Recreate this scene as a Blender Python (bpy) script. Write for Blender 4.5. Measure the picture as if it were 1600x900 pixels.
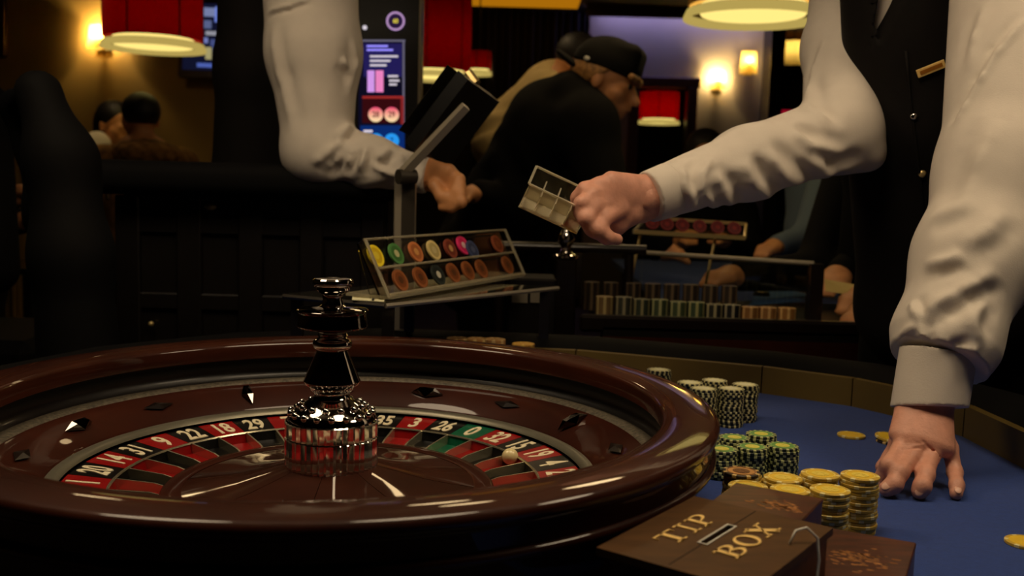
import bpy, math, random
import numpy as np
from mathutils import Vector, Matrix, Euler

random.seed(4); rng = np.random.default_rng(4)
for o in list(bpy.data.objects): bpy.data.objects.remove(o)
SC = bpy.context.scene; COL = SC.collection
PI = math.pi

# ------------------------------------------------------------------ camera
F, PITCH, ROLL, CZ = 1560.0, 0.1062, 0.028, 1.15
cd = bpy.data.cameras.new('camera'); cam = bpy.data.objects.new('camera', cd); COL.objects.link(cam)
cd.sensor_width = 36; cd.lens = 36*F/1600; cd.clip_start = .02; cd.clip_end = 60
cam.matrix_world = Matrix.Translation((0, 0, CZ)) @ Matrix.Rotation(PI/2-PITCH, 4, 'X') @ Matrix.Rotation(ROLL, 4, 'Z')
cd.dof.use_dof = True; cd.dof.focus_distance = 1.15; cd.dof.aperture_fstop = 6.5
SC.camera = cam

# ------------------------------------------------------------------ world, exposure
W = bpy.data.worlds.new('world'); SC.world = W; W.use_nodes = True
W.node_tree.nodes['Background'].inputs[0].default_value = (1, .8, .55, 1)
W.node_tree.nodes['Background'].inputs[1].default_value = .004
SC.view_settings.view_transform = 'Standard'; SC.view_settings.look = 'None'
SC.view_settings.gamma = 1; SC.view_settings.use_curve_mapping = False
SC.view_settings.exposure = 0.0
TABLE_LAMP = 10.5        # radiance of the pendants over the near table (above the frame)
ROOM_LAMP = 1.15        # radiance of the diffusers seen in the room
SCONCE_W = 12.0

# ------------------------------------------------------------------ projection: a pixel of the 1600x900 frame and a depth -> a point
def ray(px, py):
    x = (px-800)/F; y = (450-py)/F
    c, s = math.cos(ROLL), math.sin(ROLL); x, y = c*x-s*y, s*x+c*y
    cp, sp = math.cos(PITCH), math.sin(PITCH)
    return np.array([x, cp+y*sp, -sp+y*cp])
def P(px, py, Y):
    r = ray(px, py); return r*(Y/r[1])+np.array([0, 0, CZ])
def PZ(px, py, z):
    r = ray(px, py); return r*((z-CZ)/r[2])+np.array([0, 0, CZ])
def V(*a): return np.array(a, float)
def nrm(v): v = np.asarray(v, float); return v/np.linalg.norm(v)

# ------------------------------------------------------------------ materials
def lin(c):
    return tuple(((v/255)/12.92 if v/255 <= .04045 else ((v/255+.055)/1.055)**2.4) for v in c)
def mat(name, rgb, rough=.5, metal=0, coat=0, var=0, scale=20, bump=0, bscale=80, trans=0, ior=1.5, emit=None, estr=0,
        stretch=None, sheen=0, translucent=0, spec=None):
    m = bpy.data.materials.new(name); m.use_nodes = True; nt = m.node_tree; b = nt.nodes['Principled BSDF']
    c = lin(rgb); b.inputs['Base Color'].default_value = (*c, 1)
    b.inputs['Roughness'].default_value = rough; b.inputs['Metallic'].default_value = metal
    b.inputs['Coat Weight'].default_value = coat; b.inputs['Coat Roughness'].default_value = .04
    b.inputs['Transmission Weight'].default_value = trans; b.inputs['IOR'].default_value = ior
    if sheen: b.inputs['Sheen Weight'].default_value = sheen
    if spec is not None: b.inputs['Specular IOR Level'].default_value = spec
    if emit is not None:
        b.inputs['Emission Color'].default_value = (*lin(emit), 1); b.inputs['Emission Strength'].default_value = estr
    if var or bump:
        tc = nt.nodes.new('ShaderNodeTexCoord'); mp = nt.nodes.new('ShaderNodeMapping')
        nt.links.new(tc.outputs['Object'], mp.inputs['Vector'])
        if stretch: mp.inputs['Scale'].default_value = stretch
    if var:
        n = nt.nodes.new('ShaderNodeTexNoise'); n.inputs['Scale'].default_value = scale; n.inputs['Detail'].default_value = 5
        nt.links.new(mp.outputs['Vector'], n.inputs['Vector'])
        r = nt.nodes.new('ShaderNodeValToRGB')
        r.color_ramp.elements[0].position = .3; r.color_ramp.elements[1].position = .7
        r.color_ramp.elements[0].color = (*[max(0, v*(1-var)) for v in c], 1)
        r.color_ramp.elements[1].color = (*[min(1, v*(1+var)) for v in c], 1)
        nt.links.new(n.outputs['Fac'], r.inputs['Fac']); nt.links.new(r.outputs['Color'], b.inputs['Base Color'])
    if bump:
        n2 = nt.nodes.new('ShaderNodeTexNoise'); n2.inputs['Scale'].default_value = bscale; n2.inputs['Detail'].default_value = 4
        nt.links.new(mp.outputs['Vector'], n2.inputs['Vector'])
        bp = nt.nodes.new('ShaderNodeBump'); bp.inputs['Strength'].default_value = bump; bp.inputs['Distance'].default_value = .002
        nt.links.new(n2.outputs['Fac'], bp.inputs['Height']); nt.links.new(bp.outputs['Normal'], b.inputs['Normal'])
    if translucent:
        t = nt.nodes.new('ShaderNodeBsdfTranslucent'); t.inputs['Color'].default_value = (*c, 1)
        mx = nt.nodes.new('ShaderNodeMixShader'); mx.inputs[0].default_value = translucent
        nt.links.new(b.outputs[0], mx.inputs[1]); nt.links.new(t.outputs[0], mx.inputs[2])
        nt.links.new(mx.outputs[0], nt.nodes['Material Output'].inputs[0])
    return m
def emis(name, rgb, s):
    m = bpy.data.materials.new(name); m.use_nodes = True; nt = m.node_tree; nt.nodes.clear()
    e = nt.nodes.new('ShaderNodeEmission'); o = nt.nodes.new('ShaderNodeOutputMaterial')
    e.inputs[0].default_value = (*lin(rgb), 1); e.inputs[1].default_value = s
    nt.links.new(e.outputs[0], o.inputs[0]); return m

M = {}
M['mahogany'] = mat('mahogany', (58, 23, 8), .5, coat=.8, spec=.12, var=.35, scale=9, stretch=(1, 1, 6))
M['mahogany_dark'] = mat('mahogany_dark', (54, 19, 7), .5, coat=.5, spec=.12, var=.3, scale=12)
M['track'] = mat('track', (15, 8, 6), .4, coat=.15, var=.2)
M['ebony'] = mat('ebony', (20, 10, 7), .35, coat=.5)
M['speckle'] = mat('speckle', (88, 80, 66), .6, var=.6, scale=220)
M['satin'] = mat('satin', (128, 124, 108), .38, metal=.6, var=.1)
M['chrome'] = mat('chrome', (215, 210, 205), .06, metal=1)
M['chrome_dark'] = mat('chrome_dark', (120, 116, 112), .05, metal=1)
M['fret'] = mat('fret', (225, 215, 185), .22, metal=.85)
M['red'] = mat('red', (150, 14, 16), .3, coat=.3)
M['black'] = mat('black', (9, 8, 8), .3, coat=.3)
M['green'] = mat('green', (6, 92, 62), .3, coat=.3)
M['numeral'] = mat('numeral', (238, 226, 190), .5)
M['ball'] = mat('ball', (240, 222, 165), .25, coat=.4)
M['felt'] = mat('felt', (20, 56, 130), .95, var=.12, scale=120, bump=.25, bscale=600, sheen=.2)
M['rail_panel'] = mat('rail_panel', (104, 84, 34), .5, var=.12, scale=6)
M['pad'] = mat('pad', (6, 5, 5), .8, bump=.2, bscale=150, spec=.15)
M['blackwood'] = mat('blackwood', (15, 10, 8), .4, coat=.2, var=.2)
M['darkbrown'] = mat('darkbrown', (38, 22, 10), .4, coat=.2, var=.2)
M['tipwood'] = mat('tipwood', (82, 54, 25), .5, var=.22, scale=30, spec=.3, stretch=(1, 4, 1))
M['blockwood'] = mat('blockwood', (76, 36, 17), .45, var=.45, scale=26, coat=.08, stretch=(1, 5, 1))
M['scuff'] = mat('scuff', (168, 112, 58), .7, var=.5, scale=150)
M['gold'] = mat('gold', (246, 206, 124), .45)
M['wire'] = mat('wire', (225, 222, 210), .4)
M['shirt'] = mat('shirt', (214, 203, 190), .82, var=.03, scale=30, bump=.12, bscale=500)
M['shirt_grey'] = mat('shirt_grey', (120, 112, 112), .85)
M['vest'] = mat('vest', (17, 13, 11), .8, var=.15, scale=60, bump=.2, bscale=500, spec=.2)
M['trousers'] = mat('trousers', (8, 7, 8), .85, spec=.15)
M['skin'] = mat('skin', (214, 152, 128), .5, var=.1, scale=60, bump=.25, bscale=260)
M['skin_warm'] = mat('skin_warm', (214, 148, 96), .5, var=.08, scale=40)
M['hair_dark'] = mat('hair_dark', (20, 13, 9), .55, var=.4, scale=80, bump=.6, bscale=120)
M['hair_blond'] = mat('hair_blond', (172, 124, 70), .55, var=.4, scale=80, bump=.8, bscale=120)
M['hoodie'] = mat('hoodie', (11, 10, 8), .9, spec=.15, var=.15, scale=10)
M['cap'] = mat('cap', (20, 18, 14), .85, spec=.2)
M['cream_knit'] = mat('cream_knit', (205, 178, 120), .9, var=.06, bump=.3, bscale=200)
M['fur'] = mat('fur', (140, 98, 48), .9, var=.5, scale=25, bump=.8, bscale=60)
M['darkcloth'] = mat('darkcloth', (8, 7, 7), .85, spec=.15)
M['bluecloth'] = mat('bluecloth', (96, 112, 132), .85)
M['acrylic'] = mat('acrylic', (250, 248, 240), .03, trans=1, ior=1.45)
M['acrylic_edge'] = mat('acrylic_edge', (236, 226, 196), .18, trans=.7, ior=1.45)
M['glass'] = mat('glass', (200, 205, 200), .02, trans=1, ior=1.45)
M['smoked'] = mat('smoked', (40, 38, 34), .06, coat=.6)
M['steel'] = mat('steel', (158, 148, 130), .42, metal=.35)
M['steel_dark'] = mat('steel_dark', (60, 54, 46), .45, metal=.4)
M['brass'] = mat('brass', (226, 200, 136), .3, metal=.7)
M['plastic'] = mat('plastic', (12, 12, 13), .35)
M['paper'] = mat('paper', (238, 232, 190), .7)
M['papertan'] = mat('papertan', (205, 178, 104), .7)
M['wall_olive'] = mat('wall_olive', (168, 134, 66), .7, var=.06, scale=4)
M['wall_grey'] = mat('wall_grey', (138, 128, 112), .7, var=.05, scale=4)
M['dark_wall'] = mat('dark_wall', (26, 20, 16), .7)
M['ceiling'] = mat('ceiling', (62, 54, 44), .8)
M['carpet'] = mat('carpet', (36, 20, 16), .95, var=.4, scale=14)
M['curtain'] = mat('curtain', (16, 13, 17), .9)
M['frame_wood'] = mat('frame_wood', (74, 44, 22), .4, coat=.3)
M['red_shade'] = mat('red_shade', (176, 16, 12), .8, translucent=.6)
M['cream_shade'] = mat('cream_shade', (240, 214, 140), .8, translucent=.6)
M['rim_glow'] = emis('rim_glow', (236, 206, 110), .55)
M['gauze'] = mat('gauze', (150, 124, 60), .8, translucent=.3)
M['diffuser'] = emis('diffuser', (255, 226, 128), ROOM_LAMP)
M['table_diffuser'] = emis('table_diffuser', (255, 228, 188), TABLE_LAMP)
M['small_diffuser'] = emis('small_diffuser', (255, 218, 160), 9)
M['sconce_shade'] = mat('sconce_shade', (244, 220, 130), .8, translucent=.7)
M['blackhole'] = mat('blackhole', (3, 2, 2), .9)
M['diamond_dark'] = mat('diamond_dark', (16, 6, 4), .3, coat=.5)

# ------------------------------------------------------------------ mesh helpers
class MB:
    def __init__(s): s.v = []; s.f = []; s.mi = []; s.cur = 0
    def add(s, vs, fs):
        o = len(s.v); s.v += [tuple(map(float, p)) for p in vs]
        for f in fs: s.f.append([i+o for i in f]); s.mi.append(s.cur)
        return s
    def box(s, c, size, R=None, b=0.0):
        x, y, z = [q/2 for q in size]; c = np.asarray(c, float)
        b = min(b, x*.9, y*.9, z*.9)
        if b <= 0:
            vs = [(i*x, j*y, k*z) for i in (-1, 1) for j in (-1, 1) for k in (-1, 1)]
            fs = [(0, 1, 3, 2), (4, 6, 7, 5), (0, 4, 5, 1), (2, 3, 7, 6), (0, 2, 6, 4), (1, 5, 7, 3)]
        else:
            vs = []; idx = {}
            for i in (-1, 1):
                for j in (-1, 1):
                    for k in (-1, 1):
                        for a in range(3):
                            q = [i*(x-b), j*(y-b), k*(z-b)]; q[a] = (i*x, j*y, k*z)[a]
                            idx[i, j, k, a] = len(vs); vs.append(q)
            fs = []
            for i in (-1, 1):
                fs.append([idx[i, j, k, 0] for j, k in ((-1, -1), (1, -1), (1, 1), (-1, 1))][::i])
                fs.append([idx[j, i, k, 1] for j, k in ((-1, -1), (-1, 1), (1, 1), (1, -1))][::i])
                fs.append([idx[j, k, i, 2] for j, k in ((-1, -1), (1, -1), (1, 1), (-1, 1))][::i])
                for j in (-1, 1):
                    fs.append([idx[i, j, -1, 0], idx[i, j, 1, 0], idx[i, j, 1, 1], idx[i, j, -1, 1]][::-i*j])
                    fs.append([idx[i, -1, j, 0], idx[i, 1, j, 0], idx[i, 1, j, 2], idx[i, -1, j, 2]][::i*j])
                    fs.append([idx[-1, i, j, 1], idx[1, i, j, 1], idx[1, i, j, 2], idx[-1, i, j, 2]][::-i*j])
                    for k in (-1, 1): fs.append([idx[i, j, k, 0], idx[i, j, k, 1], idx[i, j, k, 2]][::i*j*k])
        vs = np.array(vs)
        if R is not None: vs = vs @ np.asarray(R).T
        return s.add(vs+c, fs)
    def lathe(s, prof, n=48, c=(0, 0, 0), a0=0, a1=2*PI, R=None, close=False):
        full = abs(a1-a0-2*PI) < 1e-6; m = n if full else n+1; vs = []; fs = []
        for i in range(m):
            a = a0+(a1-a0)*i/n
            for r, z in prof: vs.append((r*math.cos(a), r*math.sin(a), z))
        k = len(prof)
        for i in range(n):
            i2 = (i+1) % m
            for j in range(k-1+(1 if close else 0)):
                j2 = (j+1) % k
                fs.append((i*k+j, i2*k+j, i2*k+j2, i*k+j2))
        if not full and close:
            fs.append([j for j in range(k)]); fs.append([(m-1)*k+j for j in range(k)][::-1])
        vs = np.array(vs)
        if R is not None: vs = vs @ np.asarray(R).T
        return s.add(vs+np.asarray(c, float), fs)
    def tube(s, pts, rad, n=10, cap=True):
        pts = [np.asarray(p, float) for p in pts]; rad = rad if hasattr(rad, '__len__') else [rad]*len(pts)
        t0 = nrm(pts[1]-pts[0]); u = nrm(np.cross(t0, (0, 0, 1) if abs(t0[2]) < .9 else (1, 0, 0))); vs = []; fs = []
        for i, p in enumerate(pts):
            t = nrm(pts[min(i+1, len(pts)-1)]-pts[max(i-1, 0)]); u = nrm(u-t*(u@t)); w = np.cross(t, u)
            for j in range(n):
                a = 2*PI*j/n; vs.append(p+rad[i]*(math.cos(a)*u+math.sin(a)*w))
        for i in range(len(pts)-1):
            for j in range(n):
                fs.append((i*n+j, i*n+(j+1) % n, (i+1)*n+(j+1) % n, (i+1)*n+j))
        if cap: fs.append(list(range(n))[::-1]); fs.append([(len(pts)-1)*n+j for j in range(n)])
        return s.add(vs, fs)
    def prism(s, poly, z0, z1):
        n = len(poly); vs = [(x, y, z0) for x, y in poly]+[(x, y, z1) for x, y in poly]
        ar = sum(poly[i][0]*poly[(i+1) % n][1]-poly[(i+1) % n][0]*poly[i][1] for i in range(n))
        fs = [list(range(n))[::-1], list(range(n, 2*n))]+[(i, (i+1) % n, n+(i+1) % n, n+i) for i in range(n)]
        if ar < 0: fs = [f[::-1] for f in fs]
        return s.add(vs, fs)
    def sphere(s, c, r, n=16, m=10, sc=(1, 1, 1), R=None):
        prof = [(max(1e-5, r*math.sin(PI*j/m)), -r*math.cos(PI*j/m)) for j in range(m+1)]
        k = len(s.v); s.lathe(prof, n)
        a = np.array(s.v[k:])*np.array(sc)
        if R is not None: a = a @ np.asarray(R).T
        s.v[k:] = [tuple(p) for p in a+np.asarray(c, float)]
        return s
    def quad(s, a, b, c, d): return s.add([a, b, c, d], [(0, 1, 2, 3)])
    def slab(s, corners, th):           # a polygon (seen from its front) given real thickness behind it
        q = [np.asarray(p, float) for p in corners]; n = nrm(np.cross(q[1]-q[0], q[2]-q[0])); k = len(q)
        return s.add(q+[p-n*th for p in q], [list(range(k)), list(range(k, 2*k))[::-1]]+[(i, k+i, k+(i+1) % k, (i+1) % k) for i in range(k)])
    def mesh(s, name, mats, smooth=None, off=(0, 0, 0)):
        me = bpy.data.meshes.new(name); v = np.array(s.v)-np.asarray(off, float)
        me.from_pydata(v.tolist(), [], s.f)
        for m in (mats if isinstance(mats, (list, tuple)) else [mats]): me.materials.append(m)
        if max(s.mi, default=0): me.polygons.foreach_set('material_index', s.mi)
        if smooth is not None:
            me.shade_smooth()
            if smooth < 180:
                try: me.set_sharp_from_angle(angle=math.radians(smooth))
                except Exception: pass
        me.update(); return me

def link(name, me, parent=None, loc=(0, 0, 0), rot=None):
    o = bpy.data.objects.new(name, me); COL.objects.link(o); o.location = tuple(map(float, loc))
    if rot is not None: o.rotation_euler = rot
    if parent is not None: o.parent = parent
    return o
def tag(o, label, cat, group=None):
    o['label'] = label; o['category'] = cat
    if group: o['group'] = group
    return o
def thing(name, label, cat, loc=(0, 0, 0), group=None, rot=None):
    return tag(link(name, None, None, loc, rot), label, cat, group)
def wloc(o):
    l = np.array(o.location)
    return l if o.parent is None else l+wloc(o.parent)
def part(name, mb, m, root, smooth=None):          # mesh given in world coordinates, stored relative to its (unrotated) thing
    off = wloc(root) if root is not None else (0, 0, 0)
    return link(name, mb.mesh(name, m, smooth, off), root)
def single(name, mb, m, label, cat, group=None, smooth=None):
    v = np.array(mb.v); c = (v.min(0)+v.max(0))/2; c[2] = v[:, 2].min()
    return tag(link(name, mb.mesh(name, m, smooth, c), None, c), label, cat, group)
def struct(name, mb, m, smooth=None):
    o = link(name, mb.mesh(name, m, smooth)); o['kind'] = 'structure'; return o
def rotz(a): c, s = math.cos(a), math.sin(a); return np.array([[c, -s, 0], [s, c, 0], [0, 0, 1]])
def frame(x, y):                                    # columns = local axes
    x = nrm(x); y = np.asarray(y, float); y = nrm(y-x*(x@y)); return np.stack([x, y, np.cross(x, y)], 1)
def text_mesh(s, size, sx=1, bold=0, extr=.0004, align='CENTER'):
    cu = bpy.data.curves.new('txt', 'FONT'); cu.body = s; cu.size = size; cu.offset = bold; cu.extrude = extr
    cu.align_x = align; cu.align_y = 'CENTER'; cu.resolution_u = 3
    o = bpy.data.objects.new('txt', cu); COL.objects.link(o)
    dg = bpy.context.evaluated_depsgraph_get(); me = bpy.data.meshes.new_from_object(o.evaluated_get(dg))
    bpy.data.objects.remove(o); bpy.data.curves.remove(cu)
    v = np.array([p.co[:] for p in me.vertices]); fs = [list(p.vertices) for p in me.polygons]
    bpy.data.meshes.remove(me)
    if len(v): v[:, 0] *= sx
    return v, fs

# ------------------------------------------------------------------ signed-distance bodies (surface nets)
def lerp(a, b, t): return a+(b-a)*t
def cap(a, b, ra, rb=None):
    a = np.asarray(a, float); b = np.asarray(b, float); rb = ra if rb is None else rb; ab = b-a; L = max(ab@ab, 1e-12)
    def f(p):
        t = np.clip((p-a)@ab/L, 0, 1)
        return np.linalg.norm(p-a-t[:, None]*ab, axis=1)-(ra+(rb-ra)*t)
    m = max(ra, rb); f.lo = np.minimum(a, b)-m; f.hi = np.maximum(a, b)+m; return f
def ell(c, r, R=None):
    c = np.asarray(c, float); r = np.asarray(r, float)
    def f(p):
        q = p-c
        if R is not None: q = q @ R
        k0 = np.linalg.norm(q/r, axis=1); k1 = np.linalg.norm(q/(r*r), axis=1)
        return k0*(k0-1)/np.maximum(k1, 1e-9)
    m = r.max() if R is not None else r; f.lo = c-m; f.hi = c+m; return f
def ecyl(a, b, u, ra, rb):                           # limb or trunk piece of elliptical section
    a = np.asarray(a, float); b = np.asarray(b, float); ab = b-a; L = np.linalg.norm(ab); n = ab/L
    u = np.asarray(u, float); u = nrm(u-n*(u@n)); v = np.cross(n, u)
    def f(p):
        q = p-a; s = q@n; t = np.clip(s/L, 0, 1); e = s-t*L
        w = ra[0]+(rb[0]-ra[0])*t; d = ra[1]+(rb[1]-ra[1])*t; m = np.minimum(w, d)
        return (np.sqrt((q@u/w)**2+(q@v/d)**2+(e/m)**2)-1)*m
    m = max(*ra, *rb); f.lo = np.minimum(a, b)-m; f.hi = np.maximum(a, b)+m; return f
def rbox(c, h, R, r):
    c = np.asarray(c, float); h = np.asarray(h, float)-r
    def f(p):
        q = np.abs((p-c)@R)-h
        return np.linalg.norm(np.maximum(q, 0), axis=1)+np.minimum(q.max(1), 0)-r
    m = np.linalg.norm(h)+r; f.lo = c-m; f.hi = c+m; return f
def uni(prims, k=.02):
    def f(p):
        d = prims[0](p)
        for g in prims[1:]:
            e = g(p); h = np.clip(.5+.5*(e-d)/k, 0, 1); d = e+(d-e)*h-k*h*(1-h)
        return d
    f.lo = np.min([g.lo for g in prims], 0)-k; f.hi = np.max([g.hi for g in prims], 0)+k; return f
def cut(fn, c, n):                                   # remove the side that n points to
    c = np.asarray(c, float); n = nrm(n)
    def f(p): return np.maximum(fn(p), (p-c)@n)
    f.lo = fn.lo; f.hi = fn.hi; return f
def disp(fn, g, m=.02):
    def f(p): return fn(p)-g(p)
    f.lo = fn.lo-m; f.hi = fn.hi+m; return f
def limb_folds(a, b, amp, freq, twist, u=(0, 0, 1), seed=0, lo=0., hi=1.):
    a = np.asarray(a, float); b = np.asarray(b, float); ab = b-a; L = np.linalg.norm(ab); n = ab/L
    u = np.asarray(u, float); u = nrm(u-n*(u@n)); v = np.cross(n, u)
    def g(p):
        q = p-a; s = q@n/L; th = np.arctan2(q@v, q@u)
        w = np.clip((s-lo)/.12, 0, 1)*np.clip((hi-s)/.12, 0, 1)
        x = freq*s+twist*np.sin(th+seed)+.7*np.sin(2*th+seed*2.1)+.5*np.sin(freq*.37*s+seed)
        r = np.sin(x*2*PI); r = np.sign(r)*np.abs(r)**.8
        return amp*w*(r*(.55+.45*np.sin(th*1.0+seed*3+s*5)))
    return g
def folds(fn, lst, t0=.5, reach=.045):
    # lst: (pixel polyline on the cloth, width, height, side of the valley)
    segs = []
    for pts, w, A, side in lst:
        q = [hit(fn, x, y, t0) for x, y in pts]; n_ = len(q)-1
        for i in range(n_):
            a, b = q[i][0], q[i+1][0]; n = nrm(q[i][1]+q[i+1][1]); L = np.linalg.norm(b-a)
            if L < 1e-4: continue
            d = (b-a)/L; sd = np.cross(d, n)*side
            segs.append((a, d, n, sd, L, w, A, i == 0, i == n_-1))
    def g(p):
        out = np.zeros(len(p))
        for a, d, n, sd, L, w, A, f0, f1 in segs:
            r = p-a; m = (np.abs(r).max(1) < L+.08)
            if not m.any(): continue
            r = r[m]; s_ = r@d; x = (r@sd)/w; e = np.exp(-((r@n)/reach)**2)
            ta = np.clip(s_/(L*.5)+.15, 0, 1) if f0 else np.clip(s_/(w*2)+.75, 0, 1)
            tb = np.clip((L-s_)/(L*.5)+.15, 0, 1) if f1 else np.clip((L-s_)/(w*2)+.75, 0, 1)
            out[m] += A*ta*tb*e*(np.exp(-x*x)-.75*np.exp(-((x-1.7)/1.1)**2))
        return np.clip(out, -.009, .016)
    return g
def addf(*gs):
    return lambda p: sum(g(p) for g in gs)
def hit(fn, px, py, t0=.5):
    r = nrm(ray(px, py)); o = V(0, 0, CZ); t = t0
    best = (9, t)
    for i in range(120):
        d = fn((o+r*t)[None])[0]
        if d < best[0]: best = (d, t)
        if d < 2e-4 or t > 8: break
        t += max(d*.7, 1e-4)
    p = o+r*best[1]; e = 1e-3
    n = nrm([fn((p+V(*x)*e)[None])[0]-fn((p-V(*x)*e)[None])[0] for x in ((1, 0, 0), (0, 1, 0), (0, 0, 1))])
    if best[0] > 5e-4: p = p-n*best[0]          # a ray that just misses: the nearest point of the surface
    return p, n
CE = [(0, 1), (2, 3), (4, 5), (6, 7), (0, 2), (1, 3), (4, 6), (5, 7), (0, 4), (1, 5), (2, 6), (3, 7)]
CO = np.array([(i & 1, (i >> 1) & 1, (i >> 2) & 1) for i in range(8)])
def nets(fn, h, lo=None, hi=None):
    lo = (fn.lo if lo is None else np.asarray(lo, float))-2*h; hi = (fn.hi if hi is None else np.asarray(hi, float))+2*h
    n = np.maximum(4, np.ceil((hi-lo)/h).astype(int)+1)
    # coarse pass finds the blocks the surface runs through
    B = 8; nb = np.ceil(n/B).astype(int); n = nb*B+1
    g = np.stack(np.meshgrid(*[np.arange(k) for k in nb], indexing='ij'), -1).reshape(-1, 3)
    dc = fn(lo+(g*B+B/2)*h); near = np.abs(dc) < B*h*1.35
    Fv = np.empty(n, np.float32)
    sg = np.where(dc < 0, -1., 1.).astype(np.float32).reshape(nb)
    full = np.repeat(np.repeat(np.repeat(sg, B, 0), B, 1), B, 2)
    Fv[:-1, :-1, :-1] = full; Fv[-1] = 1; Fv[:, -1] = 1; Fv[:, :, -1] = 1
    loc = np.stack(np.meshgrid(*[np.arange(B)]*3, indexing='ij'), -1).reshape(-1, 3)
    gn = g[near]
    for i in range(0, len(gn), 800):
        ix = (gn[i:i+800, None, :]*B+loc[None]).reshape(-1, 3)
        Fv[ix[:, 0], ix[:, 1], ix[:, 2]] = fn(lo+ix*h)
    ins = Fv < 0
    c = np.zeros(np.array(n)-1, np.int8)
    for o in CO: c += ins[o[0]:n[0]-1+o[0], o[1]:n[1]-1+o[1], o[2]:n[2]-1+o[2]]
    act = np.argwhere((c > 0) & (c < 8))
    vid = np.full(np.array(n)-1, -1, np.int32); vid[act[:, 0], act[:, 1], act[:, 2]] = np.arange(len(act))
    fv = np.stack([Fv[act[:, 0]+o[0], act[:, 1]+o[1], act[:, 2]+o[2]] for o in CO], 1)
    acc = np.zeros((len(act), 3)); cnt = np.zeros(len(act))
    for a, b in CE:
        x = (fv[:, a] < 0) != (fv[:, b] < 0); t = np.where(x, fv[:, a]/np.where(x, fv[:, a]-fv[:, b], 1), 0)
        acc += x[:, None]*(CO[a]+t[:, None]*(CO[b]-CO[a])); cnt += x
    verts = lo+(act+acc/cnt[:, None])*h
    faces = []
    for ax in range(3):
        a1, a2 = (ax+1) % 3, (ax+2) % 3
        s0 = [slice(None)]*3; s1 = [slice(None)]*3; s0[ax] = slice(0, -1); s1[ax] = slice(1, None)
        A, Bv = ins[tuple(s0)], ins[tuple(s1)]; e = np.argwhere(A != Bv)
        e = e[(e[:, a1] > 0) & (e[:, a2] > 0) & (e[:, a1] < n[a1]-1) & (e[:, a2] < n[a2]-1)]
        q = []
        for d1, d2 in ((-1, -1), (0, -1), (0, 0), (-1, 0)):
            k = e.copy(); k[:, a1] += d1; k[:, a2] += d2; q.append(vid[k[:, 0], k[:, 1], k[:, 2]])
        q = np.stack(q, 1); fl = A[e[:, 0], e[:, 1], e[:, 2]]; q[~fl] = q[~fl][:, ::-1]
        faces.append(q[(q >= 0).all(1)])
    return verts, np.concatenate(faces)
def sdf_part(name, fns, m, root):                    # fns: list of (fn, voxel); joined into ONE mesh
    mb_v = []; mb_f = []; o = 0
    for fn, h in fns:
        v, f = nets(fn, h); mb_v.append(v); mb_f.append(f+o); o += len(v)
    v = np.concatenate(mb_v)-(wloc(root) if root is not None else 0); f = np.concatenate(mb_f)
    me = bpy.data.meshes.new(name); me.vertices.add(len(v)); me.vertices.foreach_set('co', v.astype(np.float32).ravel())
    me.loops.add(len(f)*4); me.loops.foreach_set('vertex_index', f.astype(np.int32).ravel())
    me.polygons.add(len(f)); me.polygons.foreach_set('loop_start', np.arange(len(f), dtype=np.int32)*4)
    me.update(calc_edges=True); me.materials.append(m); me.shade_smooth(); me.validate()
    return link(name, me, root)

# ================================================================== STRUCTURE
CEIL = 2.72
struct('floor', MB().box((0, 6, -.05), (16, 18, .1)), M['carpet'])
struct('ceiling', MB().box((0, 6, CEIL+.05), (16, 18, .1)), M['ceiling'])
XW = P(548, 280, 6.6)[0]
struct('wall_left', MB().box(((XW-7)/2, 6.66, CEIL/2), (XW+7, .12, CEIL)), M['wall_olive'])
struct('wall_return', MB().box((XW-.06, 8.0, CEIL/2), (.12, 2.56, CEIL)), M['dark_wall'])
xb0, xb1 = P(916, 200, 9.2)[0], P(1186, 200, 9.2)[0]
dx0, dx1 = P(992, 200, 9.2)[0], P(1074, 200, 9.2)[0]; dzt = P(1030, 137, 9.2)[2]
wb = MB()
wb.box(((xb0+dx0)/2, 9.26, CEIL/2), (dx0-xb0, .12, CEIL)); wb.box(((xb1+dx1)/2, 9.26, CEIL/2), (xb1-dx1, .12, CEIL))
wb.box(((dx0+dx1)/2, 9.26, (CEIL+dzt)/2), (dx1-dx0, .12, CEIL-dzt))
struct('wall_back', wb, M['wall_grey'])
struct('wall_curtained', MB().box(((XW+xb0)/2, 9.4, CEIL/2), (xb0-XW, .12, CEIL)), M['dark_wall'])
struct('wall_right', MB().box((5.2, 6, CEIL/2), (.12, 18, CEIL)), M['dark_wall'])
struct('wall_side', MB().box((-7, 6, CEIL/2), (.12, 18, CEIL)), M['wall_olive'])
struct('wall_front', MB().box((0, -2.6, CEIL/2), (16, .12, CEIL)), M['dark_wall'])
struct('wall_far', MB().box((0, 14.6, CEIL/2), (16, .12, CEIL)), M['dark_wall'])
# door opening with a wooden frame in the back wall
d = link('door_1', None, None, ((dx0+dx1)/2, 9.2, 0)); d['kind'] = 'structure'
fw = .09
part('jamb', MB().box((dx0-fw/2+.02, 9.2, dzt/2), (fw, .16, dzt), b=.008), M['frame_wood'], d)
part('jamb', MB().box((dx1+fw/2-.02, 9.2, dzt/2), (fw, .16, dzt), b=.008), M['frame_wood'], d)
part('head', MB().box(((dx0+dx1)/2, 9.2, dzt+fw/2), (dx1-dx0+2*fw, .16, fw), b=.008), M['frame_wood'], d)
# dark opening to the slot hall at the right, with a pillar edge
struct('trim_1', MB().box((xb1+.06, 9.1, CEIL/2), (.12, .4, CEIL)), M['dark_wall'])
struct('trim_2', MB().box(((xb0+xb1)/2, 9.15, .06), (xb1-xb0, .03, .12)), M['frame_wood'])
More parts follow.
